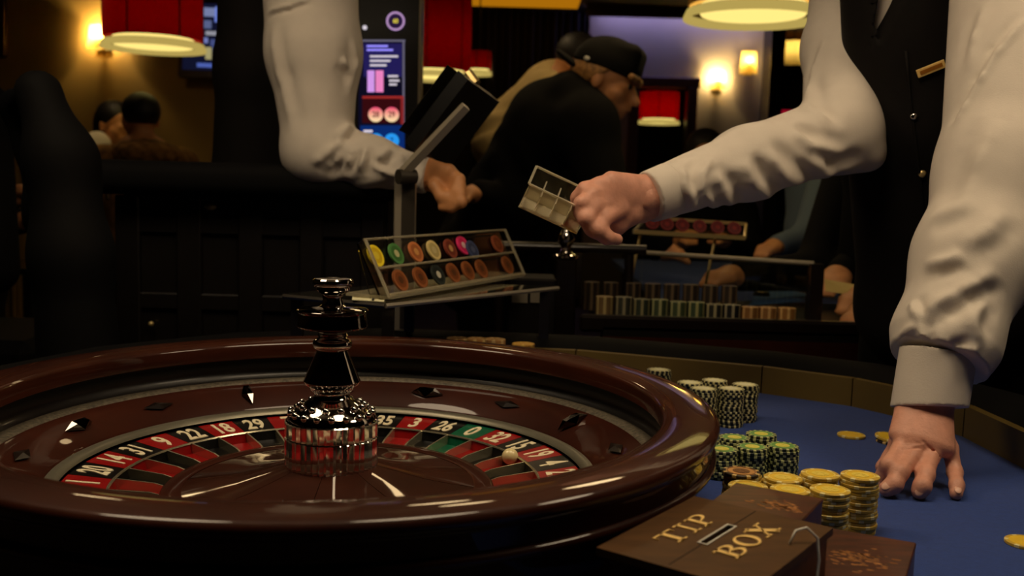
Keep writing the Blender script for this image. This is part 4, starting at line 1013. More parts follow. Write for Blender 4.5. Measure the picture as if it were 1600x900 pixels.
sdf_part('hair', [(cut(ell(HL3(0, -.03, .04), V(.086, .1, .088), HR3), HL3(0, .05, 0), HR3 @ V(0, 1, -.5)), .009)], M['hair_dark'], m2)
for q in (-1, 1):
    sdf_part('trouser_leg', [(uni([cap(q3+V(0, .09*q, 0), V(q3[0], 4.3+.1*q, .48), .09, .065), cap(V(q3[0], 4.3+.1*q, .48), V(q3[0]-.02, 4.3+.1*q, .07), .065, .05), cap(V(q3[0]-.02, 4.3+.1*q, .05), V(q3[0]+.12, 4.28+.1*q, .04), .045, .036)], .02), .016)], M['trousers'], m2)

# ---------------------------------------------------------------- seated and standing people farther back
def sitter(label, px, py, Y, fw, cloth, hair, skin='skin_warm', sc=1.0, nd=.2, arms=None, hairlong=False, jacket='jacket', seated=True, vox=.010, collar=None):
    c = P(px, py, Y); t = person(label, (c[0], c[1], 0)); fw = nrm(V(*fw)); rt = np.cross(fw, V(0, 0, 1)); rt = nrm(rt)
    hp, HL, HR = head_prims(c, fw, (0, 0, 1), sc)
    neck = c+V(0, 0, -nd)-fw*.05; pelv = neck+V(0, 0, -.5)-fw*.03
    tr = [ecyl(neck+V(0, 0, -.06), lerp(neck, pelv, .5), rt, (.19, .10), (.17, .115)), ecyl(lerp(neck, pelv, .5), pelv, rt, (.17, .115), (.18, .12))]
    bpr = [cap(c+V(0, 0, -.1)-fw*.04, neck, .055, .08), ecyl(neck, pelv, rt, (.12, .07), (.13, .09))]
    arms = arms or [(neck+rt*q*.19+V(0, 0, -.06), neck+rt*q*.24+fw*.06+V(0, 0, -.32), neck+rt*q*.14+fw*.3+V(0, 0, -.38)) for q in (-1, 1)]
    for a, b, d in arms:
        tr += [cap(a, b, .07, .055), cap(b, lerp(b, d, .86), .055, .042)]; bpr += [cap(a, b, .04), cap(b, d, .035, .028), ell(d, (.038, .036, .026))]
        dd = nrm(d-b); sd = nrm(np.cross(dd, (0, 0, 1)))
        for k in range(4): bpr += finger([d, d+dd*.045+sd*(k-1.5)*.018, d+dd*.075+sd*(k-1.5)*.016+V(0, 0, -.02)], .011, .008)
        bpr += finger([d, d+dd*.025-sd*.035, d+dd*.05-sd*.03], .012, .009)
    sdf_part(jacket, [(uni(tr, .04), vox)], cloth, t)
    sdf_part('body', [(uni(bpr+hp, .018), min(vox, .008))], M[skin], t)
    hh = [cut(ell(HL(0, -.028, .042)*1.0, V(.088, .102, .09)*sc, HR), HL(0, .05, .0), HR @ V(0, 1, -.7))]
    if hairlong: hh.append(cap(HL(0, -.07, .0), HL(0, -.09, -.16), .08, .06))
    sdf_part('hair', [(uni(hh, .02), .008)], hair, t)
    lg = []
    for q in (-1, 1):
        h_ = pelv+rt*q*.09
        if seated:
            kn = V(h_[0], h_[1], 0)+fw*.38; kn[2] = pelv[2]-.06; an = kn+V(0, 0, 0); an[2] = .08
            if pelv[2] > .75: an[2] = pelv[2]-.5
        else: kn = V(h_[0], h_[1], .48); an = V(h_[0], h_[1], .08)
        lg += [cap(h_, kn, .085, .065), cap(kn, an, .06, .045), cap(an-V(0, 0, .03), an+fw*.13-V(0, 0, .04), .04, .034)]
    sdf_part('trousers', [(uni(lg, .03), .015)], M['trousers'], t)
    return t, c, neck, pelv, fw, rt
t, c, nk, pv, fw, rt = sitter('seated person with dark hair and brown fur collared coat, back turned', 219, 188, 4.8, (-.5, .8, -.05), M['fur'], M['hair_dark'], nd=.135, jacket='coat')
sdf_part('fur_collar', [(disp(uni([ell(nk+V(0, 0, -.03)-fw*.05, (.17, .13, .07)), ell(nk+rt*.14+V(0, 0, -.07), (.1, .1, .07))], .04), lambda p: .008*np.sin(p[:, 0]*90)*np.sin(p[:, 1]*80)*np.sin(p[:, 2]*85)), .009)], M['fur'], t)
t, c, nk, pv, fw, rt = sitter('woman in white shirt and black waistcoat half hidden by the dark haired sitter', 182, 196, 5.3, (.8, -.6, -.1), M['shirt'], M['hair_dark'], nd=.13, arms=[(P(152, 226, 5.2), P(145, 300, 5.1), P(165, 330, 4.9)), (P(225, 245, 5.6), P(240, 310, 5.5), P(225, 330, 5.2))], hairlong=True, jacket='shirt')
sdf_part('waistcoat', [(uni([ecyl(nk+V(0, 0, -.1), pv, rt, (.15, .115), (.175, .128))], .02), .010)], M['vest'], t)
# stools under the two sitters
def stool(label, x, y, zt):
    t = thing('bar_stool', label, 'stool', (x, y, 0), 'dark bar stools')
    part('seat', MB().lathe([(.001, zt-.07), (.17, zt-.07), (.19, zt-.05), (.19, zt-.02), (.17, zt), (.001, zt)], 32, (x, y, 0)), M['pad'], t, 60)
    part('column', MB().tube([(x, y, .03), (x, y, zt-.07)], .03, 12), M['chrome_dark'], t, 60)
    part('foot', MB().lathe([(.001, .0), (.2, 0), (.2, .012), (.03, .035), (.001, .035)], 32, (x, y, 0)), M['chrome_dark'], t, 40)
    part('foot_ring', MB().lathe([(.15+.012*math.cos(a), .3+.012*math.sin(a)) for a in np.linspace(0, 2*PI, 9)[:-1]], 32, (x, y, 0), close=True), M['chrome_dark'], t, 60)
for (px, py, Y, fwv, lab) in ((219, 188, 4.8, (-.5, .8), 'dark bar stool under the sitter in the fur collared coat'), (182, 196, 5.3, (.8, -.6), 'dark bar stool under the woman in the white shirt')):
    c = P(px, py, Y); f_ = nrm(V(*fwv)); stool(lab, c[0]-f_[0]*.08, c[1]-f_[1]*.08, c[2]-.83)
# person at far left edge, only the hand in light
hx = P(20, 306, 2.9)
sitter('person in black at the far left edge behind the tall chair, one hand lit', -60, 215, 3.1, (.9, -.4, 0), M['darkcloth'], M['hair_dark'], arms=[(P(-70, 300, 3.0), P(-50, 345, 2.95), hx), (P(-40, 300, 3.3), P(-20, 350, 3.3), P(40, 345, 3.2))], jacket='jacket', seated=False)
# person seated facing across the second table (head over the sleeve)
sitter('person with short dark hair seated facing us behind the stretched arm', 1101, 246, 4.6, (-.1, -.9, -.15), M['darkcloth'], M['hair_dark'],
       arms=[(P(1040, 330, 4.55), P(1020, 395, 4.3), P(1066, 378, 4.05)), (P(1160, 330, 4.55), P(1175, 395, 4.3), P(1128, 376, 4.05))], jacket='jacket')
# person in blue-grey sleeve with a hand on the felt
sitter('person in blue grey sleeve reaching a hand to the far blue felt', 1290, 190, 3.9, (-.7, -.6, -.3), M['bluecloth'], M['hair_dark'], arms=[(P(1290, 290, 3.8), P(1262, 372, 3.62), P(1210, 386, 3.5)), (P(1340, 290, 4.0), P(1330, 380, 3.9), P(1290, 400, 3.8))], jacket='jacket', seated=False)
# dark-sleeved player whose forearm lies along the glass
sitter('player in black with a bare forearm along the table glass', 1405, 40, 3.15, (-.8, .2, -.3), M['darkcloth'], M['hair_dark'], arms=[(P(1350, 190, 3.05), P(1272, 424, 2.78), P(1140, 432, 2.62)), (P(1400, 190, 2.98), P(1360, 395, 2.75), P(1308, 432, 2.6))], jacket='jacket', seated=False)
# standing person in black with joined hands in front of the glass
sitter('person in black standing by the glass with hands crossed at the wrist', 1440, -20, 2.55, (-.5, -.8, -.3), M['darkcloth'], M['hair_dark'], arms=[(P(1405, 140, 2.52), P(1418, 405, 2.42), P(1352, 488, 2.22)), (P(1480, 140, 2.68), P(1462, 410, 2.55), P(1352, 462, 2.35))], jacket='jacket', seated=False)

# ================================================================== BLACK LEDGE, CHAIRS AT LEFT
l0, l1 = P(95, 254, 2.0), P(640, 268, 2.0)
ledge = thing('padded_partition', 'black padded partition behind the wheel that the left dealer leans on', 'partition', ((l0[0]+l1[0])/2, 2.09, 0))
zt = 1.172
lx0, lx1 = l0[0], P(622, 268, 2.0)[0]
bar = uni([rbox(((lx0+lx1)/2, 2.10, zt-.035), ((lx1-lx0)/2, .095, .035), np.eye(3), .03)], .01)
sdf_part('padded_top', [(bar, .010)], M['pad'], ledge)
part('board', MB().box(((lx0+lx1)/2+.03, 2.13, (zt-.07)/2), (lx1-lx0-.12, .08, zt-.07)), M['blackwood'], ledge)
for k in range(5):
    xx = lerp(lx0+.1, lx1-.06, k/4); part('stile', MB().box((xx, 2.083, .55), (.05, .014, 1.1), b=.003), M['blackwood'], ledge)
for zz in (1.04, .88, .12): part('stile', MB().box(((lx0+lx1)/2+.03, 2.085, zz), (lx1-lx0-.14, .010, .035), b=.003), M['blackwood'], ledge)
part('stud', MB().sphere(P(329, 323, 2.075), .010, 12, 8, (1.3, .6, .8)), M['brass'], ledge, 180)
part('stud', MB().sphere(P(236, 506, 2.075), .006, 12, 8), M['brass'], ledge, 180)
part('stud', MB().sphere(P(168, 303, 2.07), .008, 12, 8, (.6, .6, 1.6)), M['brass'], ledge, 180)

def high_chair(label, pts, Y, depth, tilt=0):
    c = P(*pts[0], Y); t = thing('high_back_chair', label, 'chair', (c[0], Y, 0), 'high backed chairs')
    return t
ca = P(58, 118, 1.75); cb = P(128, 560, 1.75)
hb = thing('high_back_chair', 'black high backed chair with rounded top at the left', 'chair', (ca[0]+.02, 1.85, 0), 'high backed chairs')
bk = uni([cap(P(62, 148, 1.78), P(96, 250, 1.76), .036, .055), cap(P(96, 250, 1.76), P(112, 400, 1.74), .055, .064), cap(P(112, 400, 1.74), P(124, 560, 1.74), .064, .070), cap(P(24, 166, 2.0), P(58, 230, 1.98), .030, .034), cap(P(58, 230, 1.98), P(86, 340, 1.92), .034, .05), cap(P(58, 143, 1.80), P(30, 162, 1.97), .028, .026), cap(P(105, 300, 1.8), P(88, 330, 1.92), .05)], .04)
sdf_part('backrest', [(bk, .009)], M['pad'], hb)
bx, by = ca[0]-.16, 1.72
part('seat', MB().box((bx+.05, by, .62), (.46, .46, .10), b=.03), M['pad'], hb)
for sx in (-1, 1):
    for sy in (-1, 1): part('leg', MB().tube([(bx+.05+sx*.19, by+sy*.19, .57), (bx+.05+sx*.21, by+sy*.21, 0)], [.022, .016], 8), M['blackwood'], hb, 60)
part('post', MB().box((P(122, 560, 1.76)[0], 1.76, .72), (.06, .05, .34), b=.01), M['blackwood'], hb)
hb2 = thing('high_back_chair', 'black high backed chair cut off by the left edge', 'chair', (P(-25, 200, 2.5)[0], 2.5, 0), 'high backed chairs')
sdf_part('backrest', [(uni([cap(P(-20, 175, 2.5), P(-12, 420, 2.5), .055, .065), cap(P(-70, 178, 2.6), P(-70, 420, 2.6), .055, .065), cap(P(-20, 170, 2.5), P(-70, 172, 2.6), .05)], .05), .012)], M['pad'], hb2)
bx2 = P(-25, 200, 2.5)[0]
part('seat', MB().box((bx2-.06, 2.6, .68), (.44, .44, .1), b=.03), M['pad'], hb2)
part('post', MB().box((bx2-.02, 2.5, .82), (.06, .06, .3), b=.01), M['blackwood'], hb2)
for sx in (-1, 1):
    for sy in (-1, 1): part('leg', MB().tube([(bx2-.06+sx*.18, 2.6+sy*.18, .64), (bx2-.06+sx*.2, 2.6+sy*.2, 0)], [.022, .016], 8), M['blackwood'], hb2, 60)
# low dark side table with chrome edge and glasses
st_c = P(48, 413, 3.8)
sd = thing('side_table', 'dark round side table with chrome edge behind the high chair', 'table', (st_c[0], 3.8, 0))
part('table_top', MB().lathe([(.001, st_c[2]), (.20, st_c[2]), (.20, st_c[2]-.02), (.001, st_c[2]-.02)], 40, (st_c[0], 3.8, 0)), M['smoked'], sd, 40)
part('edge_band', MB().lathe([(.2005, st_c[2]+.001), (.2045, st_c[2]), (.2045, st_c[2]-.018), (.2005, st_c[2]-.02)], 40, (st_c[0], 3.8, 0), close=True), M['chrome_dark'], sd, 40)
part('column', MB().tube([(st_c[0], 3.8, .02), (st_c[0], 3.8, st_c[2]-.02)], .03, 12), M['blackwood'], sd, 60)
part('foot', MB().lathe([(.001, 0), (.17, 0), (.17, .012), (.03, .03), (.001, .03)], 32, (st_c[0], 3.8, 0)), M['blackwood'], sd, 40)
for k, (dx, lab) in enumerate(((-.1, 'left'), (.08, 'right'))):
    single('tumbler', MB().lathe([(.001, st_c[2]+.004), (.026, st_c[2]+.004), (.031, st_c[2]+.08), (.034, st_c[2]+.08), (.029, st_c[2]+.0005), (.001, st_c[2]+.0005)], 24, (st_c[0]+dx, 3.78, 0)), M['glass'], '%s one of two clear glasses on the dark side table' % lab, 'glass', 'glasses on the side table', 40)
# brown leather chair back low at the left
lc = P(85, 520, 3.0)
lch = thing('leather_chair', 'brown leather chair low behind the wheel at left', 'chair', (lc[0], 3.05, 0))
sdf_part('backrest', [(uni([ecyl(V(lc[0], 3.0, lc[2]-.16), V(lc[0], 3.03, lc[2]+.03), (1, 0, 0), (.155, .05), (.07, .035))], .02), .009)], mat('leather', (120, 66, 26), .4, var=.2), lch)
part('seat', MB().box((lc[0], 3.2, .40), (.44, .42, .10), b=.03), M['pad'], lch)
for sx in (-1, 1):
    for sy in (-1, 1): part('leg', MB().tube([(lc[0]+sx*.18, 3.2+sy*.17, .36), (lc[0]+sx*.19, 3.2+sy*.18, 0)], [.02, .014], 8), M['blackwood'], lch, 60)
part('back_post', MB().box((lc[0], 3.01, .47), (.05, .03, .2)), M['blackwood'], lch)

# ================================================================== POST, MONITOR, GLASS SHELF, CHIP RACK
PY = 1.885
pt = P(634, 275, PY); pb = P(636, 540, PY); zr = FZ+.062
post = thing('monitor_stand', 'grey metal post with tilted dark monitor behind the wheel', 'monitor', (pt[0], PY, zr))
wpx = .039
part('post', MB().box((pt[0], PY, (zr+pt[2])/2), (wpx, .03, pt[2]-zr), b=.002), M['steel'], post)
part('post_groove', MB().box((pt[0]+.007, PY-.0152, (zr+pt[2])/2), (.025, .001, pt[2]-zr-.01)), M['steel_dark'], post)
b0, b1 = P(628, 272, PY-.03), P(728, 166, PY-.06)
part('arm_bracket', MB().tube([b0, b1], [.011, .010], 4), M['steel'], post)
part('hinge', MB().tube([P(622, 276, PY-.04), P(648, 276, PY-.02)], .014, 14), M['steel_dark'], post, 60)
m00, m10, m11, m01 = P(632, 222, PY+.05), P(716, 110, PY+.02), P(766, 146, PY+.16), P(690, 246, PY+.2)
mon = MB(); mon.slab([m00, m01, m11, m10], -.028)
mo = part('monitor', mon, M['plastic'], post)
nm = nrm(np.cross(m01-m00, m11-m00)); cmn = (m00+m01+m11+m10)/4
part('screen', MB().slab([lerp(p, cmn, .08)+nm*-.0295 for p in (m00, m01, m11, m10)], -.001), M['smoked'], mo)
part('mount_plate', MB().tube([lerp(m10, m11, .5)-nm*-.005, lerp(m10, m11, .5)+nm*-.02+V(0, 0, .006)], .010, 8), M['brass'], mo)

SZ = .957
q = [PZ(443, 459, SZ), PZ(602, 474, SZ), PZ(872, 447, SZ), PZ(640, 440, SZ)]
sh = thing('glass_shelf', 'smoked glass shelf on dark legs behind the wheel carrying the chip rack', 'shelf', (np.mean([p[0] for p in q]), np.mean([p[1] for p in q]), zr))
part('shelf_plate', MB().slab([q[0], q[1], q[2], q[3]], .008), M['smoked'], sh)
for i in range(4):
    a, b = q[i]-V(0, 0, .004), q[(i+1) % 4]-V(0, 0, .004)
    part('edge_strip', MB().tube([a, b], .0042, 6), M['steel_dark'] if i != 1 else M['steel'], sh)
cc_ = sum(q)/4
for i in range(4):
    p = lerp(q[i], cc_, .10); zb = (FZ+.001, FZ+.001, 0, zr+.002)[i]
    part('shelf_leg', MB().box((p[0], p[1], (zb+SZ-.0085)/2), (.018, .018, SZ-.0085-zb)), M['blackwood'], sh)
# black dealing box below the shelf's right end, with two small cards on it
bx0, bx1 = P(792, 500, 2.06), P(868, 500, 2.06)
db = thing('dealing_box', 'black box below the right end of the glass shelf with pale cards', 'box', ((bx0[0]+bx1[0])/2, 2.12, 0))
part('box_body', MB().box(((bx0[0]+bx1[0])/2, 2.13, .475), (bx1[0]-bx0[0], .12, .95), b=.004), M['blackwood'], db)
for px in (812, 841):
    p = P(px, 464, 2.066); part('card', MB().box((p[0], 2.066, p[2]), (.033, .003, .024)), M['steel'], db)
# lamp reflection on the shelf glass, painted as a thin cream slab
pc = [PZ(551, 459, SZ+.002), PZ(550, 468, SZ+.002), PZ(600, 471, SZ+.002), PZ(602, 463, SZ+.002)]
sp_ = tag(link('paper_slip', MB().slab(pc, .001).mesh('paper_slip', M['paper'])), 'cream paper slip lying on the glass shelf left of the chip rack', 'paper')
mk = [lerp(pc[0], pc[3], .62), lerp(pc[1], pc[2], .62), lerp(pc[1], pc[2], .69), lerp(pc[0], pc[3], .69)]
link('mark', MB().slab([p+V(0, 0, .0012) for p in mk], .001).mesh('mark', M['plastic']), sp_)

# acrylic chip rack
rA, rB = PZ(604, 468, SZ+.003), PZ(816, 432, SZ+.003)      # bottom front edge
ed = nrm(rB-rA); rl = np.linalg.norm(rB-rA); upr = V(0, 0, 1); nn = nrm(np.cross(upr, ed)); nn = nn if nn[1] < 0 else -nn  # outward, towards us
lean = nrm(upr*.80-nn*.42)                                      # display slopes back
fN = nrm(np.cross(lean, ed)); fN = fN if fN[1] < 0 else -fN
rack = thing('chip_rack', 'clear acrylic chip rack on the glass shelf with two rows of coloured chips', 'chip rack', (rA+rB)/2)
Rr = np.stack([ed, lean, np.cross(ed, lean)], 1)
rp = lambda s_, h_, o_=0: rA+ed*s_*rl+lean*h_+fN*o_
HB = .102
part('back_panel', MB().box(rp(.5, HB/2, -.010), (rl, HB, .003), Rr), M['acrylic'], rack)
part('base_plate', MB().box((rA+rB)/2+V(0, 0, .003)-nn*.035, (rl, .085, .005), np.stack([ed, np.cross(V(0, 0, 1), ed), V(0, 0, 1)], 1)), M['acrylic_edge'], rack)
for h_ in (.006, .052, HB): part('rail', MB().tube([rp(0, h_, .004), rp(1, h_, .004)], .0024, 6), M['acrylic_edge'], rack)
for s_ in (0, 1):
    part('end_panel', MB().slab([rp(s_, 0, .006), rp(s_, HB, .006), rp(s_, HB, -.012), rp(s_, 0, -.03)], .003), M['acrylic'], rack)
    part('end_strip', MB().tube([rp(s_, 0, .006), rp(s_, HB, .006)], .003, 6), M['acrylic_edge'], rack)
def flat_chip(name, face, mark, sz=.019):
    mb = MB(); mb.cur = 0; mb.lathe([(.0001, 0), (sz, 0), (sz, .0032), (sz*.74, .0032)], 28); mb.cur = 1; mb.lathe([(sz*.74, .0032), (sz*.36, .0034)], 28); mb.cur = 2; mb.lathe([(sz*.36, .0034), (.0001, .0036)], 28)
    return mb.mesh(name, [mat(name+'_edge', [min(255, c*1.1+20) for c in face], .5), mat(name+'_face', face, .5), mat(name+'_mark', mark, .5)], 40)
row1 = [('yellow', (226, 190, 20), (240, 214, 60)), ('green', (60, 112, 50), (210, 206, 150)), ('orange brown', (176, 98, 48), (222, 160, 90)), ('cream', (198, 176, 110), (214, 196, 140)), ('dark red', (120, 44, 26), (226, 170, 110)), ('pink', (226, 30, 96), (240, 200, 200)), ('blue', (40, 52, 92), (90, 96, 130)), ('brown red', (132, 58, 28), (150, 76, 36))]
s1 = [.02, .15, .285, .415, .545, .655, .70, .955]
for (nm_, fc, mk_), s_ in zip(row1, s1):
    me = flat_chip('chip_'+nm_.replace(' ', '_'), fc, mk_); z_ = fN; R = Matrix(np.stack([ed, lean, np.cross(ed, lean)], 1).tolist())
    p = rp(s_*.93+.035, .076, -.006 if nm_ != 'blue' else -.002)+(-lean*.008 if nm_ == 'blue' else 0)+(lean*.004 if nm_ == 'pink' else 0)
    o = tag(link('gaming_chip', me, None, p), '%s chip standing in the upper row of the clear rack' % nm_, 'gaming chip', 'chips in the clear rack'); o.rotation_euler = R.to_euler() if np.cross(ed, lean) @ fN > 0 else (R @ Matrix.Rotation(PI, 3, 'X')).to_euler()
mB = flat_chip('chip_brown', (128, 66, 26), (92, 48, 20)); mK = flat_chip('chip_black_white', (18, 26, 24), (214, 210, 190))
for s_, kd, lab in ((.10, 0, 'first brown chip from the left'), (.235, 0, 'second brown chip from the left'), (.365, 1, 'black chip with white centre'), (.48, 0, 'brown chip right of the black one'), (.60, 0, 'brown chip under the pink one'), (.715, 0, 'brown chip third from the right end'), (.955, 0, 'brown chip at the right end')):
    p = rp(s_*.93+.035, .029, -.004); o = tag(link('gaming_chip', mK if kd else mB, None, p), lab+' in the lower row of the clear rack', 'gaming chip', 'chips in the clear rack'); R = Matrix(np.stack([ed, lean, np.cross(ed, lean)], 1).tolist())
    o.rotation_euler = R.to_euler() if np.cross(ed, lean) @ fN > 0 else (R @ Matrix.Rotation(PI, 3, 'X')).to_euler()
# stacks seen in a line just above the wheel's back rim
def ridged(x, y, z0, n, c1, c2, label, group, r=.0195):
    pr = [(.0001, z0)]
    for i in range(n): pr += [(r-.0008, z0+i*CH), (r, z0+i*CH+.0006), (r, z0+i*CH+CH-.0006), (r-.0008, z0+(i+1)*CH)]
    pr.append((.0001, z0+n*CH)); return single('chip_stack', MB().lathe(pr, 20, (x, y, 0)), edge_m(c1, c2), label, 'chip stack', group, 30)
_em = {}
def edge_m(a, b):
    k = (a, b)
    if k not in _em: _em[k] = edge_mat('stack_edge_%d' % len(_em), a, b, 7, .35)
    return _em[k]
for i, (px, n, c1, c2, lab) in enumerate(((715, 21, (150, 104, 50), (200, 170, 110), 'blurred tan chip stack just above the back rim, leftmost of four'), (744, 21, (170, 120, 60), (210, 180, 120), 'blurred tan chip stack just above the back rim, second of four'), (773, 21, (176, 128, 70), (214, 186, 130), 'blurred tan chip stack just above the back rim, third of four'), (818, 21, (186, 136, 52), (206, 168, 80), 'orange chip stack above the back rim, rightmost of four'))):
    p = P(px, 517, 1.74); ridged(p[0], 1.74 if px < 800 else 1.70, FZ, n, c1, c2, lab, 'chip stacks behind the wheel')
# chrome finial on black column with a brass rail
cp3 = P(884, 400, 2.30)
col = thing('black_column', 'black column with chrome finial left of the second table', 'column', (cp3[0], 2.30, 0))
part('shaft', MB().box((cp3[0], 2.30, (cp3[2]-.004)/2), (.05, .05, cp3[2]-.004), b=.004), M['ebony'], col)
fz = cp3[2]-.004
part('finial', MB().lathe([(.001, fz), (.030, fz), (.030, fz+.006), (.016, fz+.012), (.010, fz+.022), (.018, fz+.034), (.020, fz+.046), (.012, fz+.060), (.007, fz+.072), (.013, fz+.082), (.001, fz+.094)], 24, (cp3[0], 2.30, 0)), M['chrome'], col, 60)
r0, r1 = P(770, 376, 2.42), P(1010, 382, 2.42)
hr_ = thing('hand_rail', 'dark polished rail running behind the chrome finial', 'rail', ((r0[0]+r1[0])/2, 2.42, 0))
part('rail_bar', MB().tube([V(r0[0], 2.42, r0[2]-.012), V(r1[0], 2.42, r0[2]-.012)], .012, 12), M['ebony'], hr_, 60)
for xx in (r0[0]+.02, r1[0]-.04): part('rail_post', MB().tube([(xx, 2.42, 0), (xx, 2.42, r0[2]-.024)], .012, 10), M['ebony'], hr_, 60)

# ================================================================== SECOND TABLE
T2 = .85
x0, x1 = P(905, 520, 2.1)[0], P(1290, 520, 2.1)[0]
t2 = thing('gaming_table', 'second gaming table with dark wooden front and blue felt behind the chips', 'table', ((x0+x1)/2, 3.0, 0))
part('table_front', MB().box(((x0+x1)/2+.15, 2.12, T2/2-.01), (x1-x0+.2, .06, T2-.02)), M['mahogany_dark'], t2)
part('dark_shelf', MB().box(((x0+x1)/2+.15, 2.37, T2-.01), (x1-x0+.2, .56, .02)), M['blackwood'], t2)
part('felt', MB().box((.69, 3.35, T2-.01), (.58, 1.4, .02)), M['felt'], t2)
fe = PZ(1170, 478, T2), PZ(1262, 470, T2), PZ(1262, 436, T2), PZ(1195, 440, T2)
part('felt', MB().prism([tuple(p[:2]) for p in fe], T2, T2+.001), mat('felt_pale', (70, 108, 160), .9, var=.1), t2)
part('cabinet_body', MB().box((.66, 3.3, .42), (.34, .8, .82)), M['blackwood'], t2)
part('table_lip', MB().box(((x0+x1)/2+.15, 2.105, T2+.006), (x1-x0+.3, .03, .036), b=.006), M['ebony'], t2)
ch_z = PZ(1248, 460, T2+.001)
# glass partition with brass top edge
g0, g1 = P(903, 388, 2.62), P(1272, 412, 2.30)
gp = thing('glass_screen', 'low glass screen with metal top edge along the second table', 'screen', ((g0[0]+g1[0])/2, 2.45, T2))
gn = nrm(np.cross(g1-g0, (0, 0, 1)))
part('pane', MB().slab([V(g0[0], g0[1], T2+.001), V(g1[0], g1[1], T2+.001), g1, g0], .005), M['glass'], gp)
part('top_edge', MB().tube([g0, g1], .006, 8), M['steel'], gp, 60)
part('end_post', MB().box((g1[0]+.005, g1[1], (T2+g1[2])/2), (.03, .03, g1[2]-T2)), M['ebony'], gp)
part('end_post', MB().box((g0[0]-.005, g0[1], (T2+g0[2])/2), (.03, .03, g0[2]-T2)), M['ebony'], gp)
# chip stacks along its front
fr = [(945, (120, 96, 62), (180, 160, 110)), (975, (60, 60, 50), (150, 140, 110)), (1003, (50, 58, 46), (150, 140, 100)), (1031, (62, 74, 50), (170, 168, 120)), (1060, (70, 84, 56), (170, 168, 120)), (1088, (66, 84, 60), (180, 176, 120)), (1116, (50, 50, 44), (180, 170, 130)), (1144, (30, 32, 34), (170, 160, 130)), (1172, (150, 104, 56), (214, 170, 110)), (1200, (160, 112, 62), (220, 178, 118)), (1230, (170, 118, 60), (226, 186, 120))]
names = ['first', 'second', 'third', 'fourth', 'fifth', 'sixth', 'seventh', 'eighth', 'ninth', 'tenth', 'rightmost']
for i, (px, a, b) in enumerate(fr):
    py = lerp(463, 482, i/10.); p = P(px, py, 2.17); n = max(6, int(round((p[2]-T2)/CH)))
    ridged(p[0], 2.17, T2, n, a, b, 'blurred chip stack, %s from the left in the front row by the second table' % names[i] if i < 10 else 'tan chip stack at the right end of the front row by the second table', 'front row of chip stacks')
for i, px in enumerate((925, 955, 990, 1020, 1050, 1080, 1110, 1140)):
    p = P(px, lerp(441, 446, i/7.), 2.38); n = int(round((p[2]-T2)/CH)); 
    ridged(p[0], 2.38, T2, n, (52, 42, 34), (120, 100, 74), 'dark chip stack, %s from the left in the rear row under the glass' % names[i], 'rear row of chip stacks')
single('pot_lid', MB().lathe([(.001, T2+.012), (.02, T2+.012), (.024, T2+.001), (.001, T2+.001)], 20, (PZ(1190, 462, T2)[0], PZ(1190, 462, T2)[1], 0)), M['plastic'], 'small round black marker on the pale blue felt', 'marker', smooth=40)
# raised chip rack with red chips
k0, k1 = P(990, 362, 2.5), P(1164, 372, 2.5)
rk = thing('chip_rack', 'raised brass framed chip rack with red chips on the second table', 'chip rack', ((k0[0]+k1[0])/2, 2.5, T2))
kz = k0[2]; kd = nrm(k1-k0)
part('lower_rail', MB().box((k0+k1)/2, (np.linalg.norm(k1-k0), .012, .010), frame(kd, (0, 1, 0))), M['brass'], rk)
tq0, tq1 = P(1010, 340, 2.58), P(1166, 350, 2.58)
part('upper_rail', MB().box((tq0+tq1)/2, (np.linalg.norm(tq1-tq0), .010, .008), frame(tq1-tq0, (0, 1, 0))), M['brass'], rk)
part('end_bar', MB().tube([k1, tq1], .004, 6), M['brass'], rk); part('end_bar', MB().tube([k0, tq0], .004, 6), M['acrylic_edge'], rk)
part('tray_back', MB().slab([k0+V(0, .05, -.01), k1+V(0, .05, -.01), tq1+V(0, .03, 0), tq0+V(0, .03, 0)], .003), M['acrylic'], rk)
for (px, pyb) in ((1000, 398), (1118, 404)):
    a = P(px, 368, 2.52); b = V(a[0]-.03, 2.50, T2); part('leg', MB().tube([a, b], .004, 6), M['brass'], rk)
part('foot_bar', MB().box((P(1060, 400, 2.5)[0], 2.5, T2+.005), (.30, .03, .008)), M['brass'], rk)
mR = flat_chip('chip_deep_red', (104, 16, 18), (146, 40, 36), .0175)
for i, px in enumerate((1019, 1042, 1066, 1093, 1121, 1147)):
    p = P(px, lerp(349, 357, i/5.), 2.54)
    o = tag(link('gaming_chip', mR, None, p), 'deep red chip, %s from the left in the raised brass rack' % names[i], 'gaming chip', 'red chips in the brass rack'); o.rotation_euler = (math.radians(62), 0, .1)
# cream card held at the right
cdp = [P(1288, 436, 2.45), P(1290, 455, 2.43), P(1343, 463, 2.36), P(1345, 446, 2.38)]
tag(link('card', MB().slab(cdp, .003).mesh('card', M['papertan'])), 'cream card held by the person in black at the glass screen', 'card')
# bracelet
bw = P(1374, 478, 2.26)
tag(link('bracelet', MB().lathe([(.033+.004*math.cos(a), .004*math.sin(a)) for a in np.linspace(0, 2*PI, 9)[:-1]], 24, (0, 0, 0), R=frame(V(0, .4, 1), V(0, 1, 0)), close=True).mesh('bracelet', M['ebony'], 60), None, bw), 'dark bracelet on the wrist of the person in black', 'bracelet')

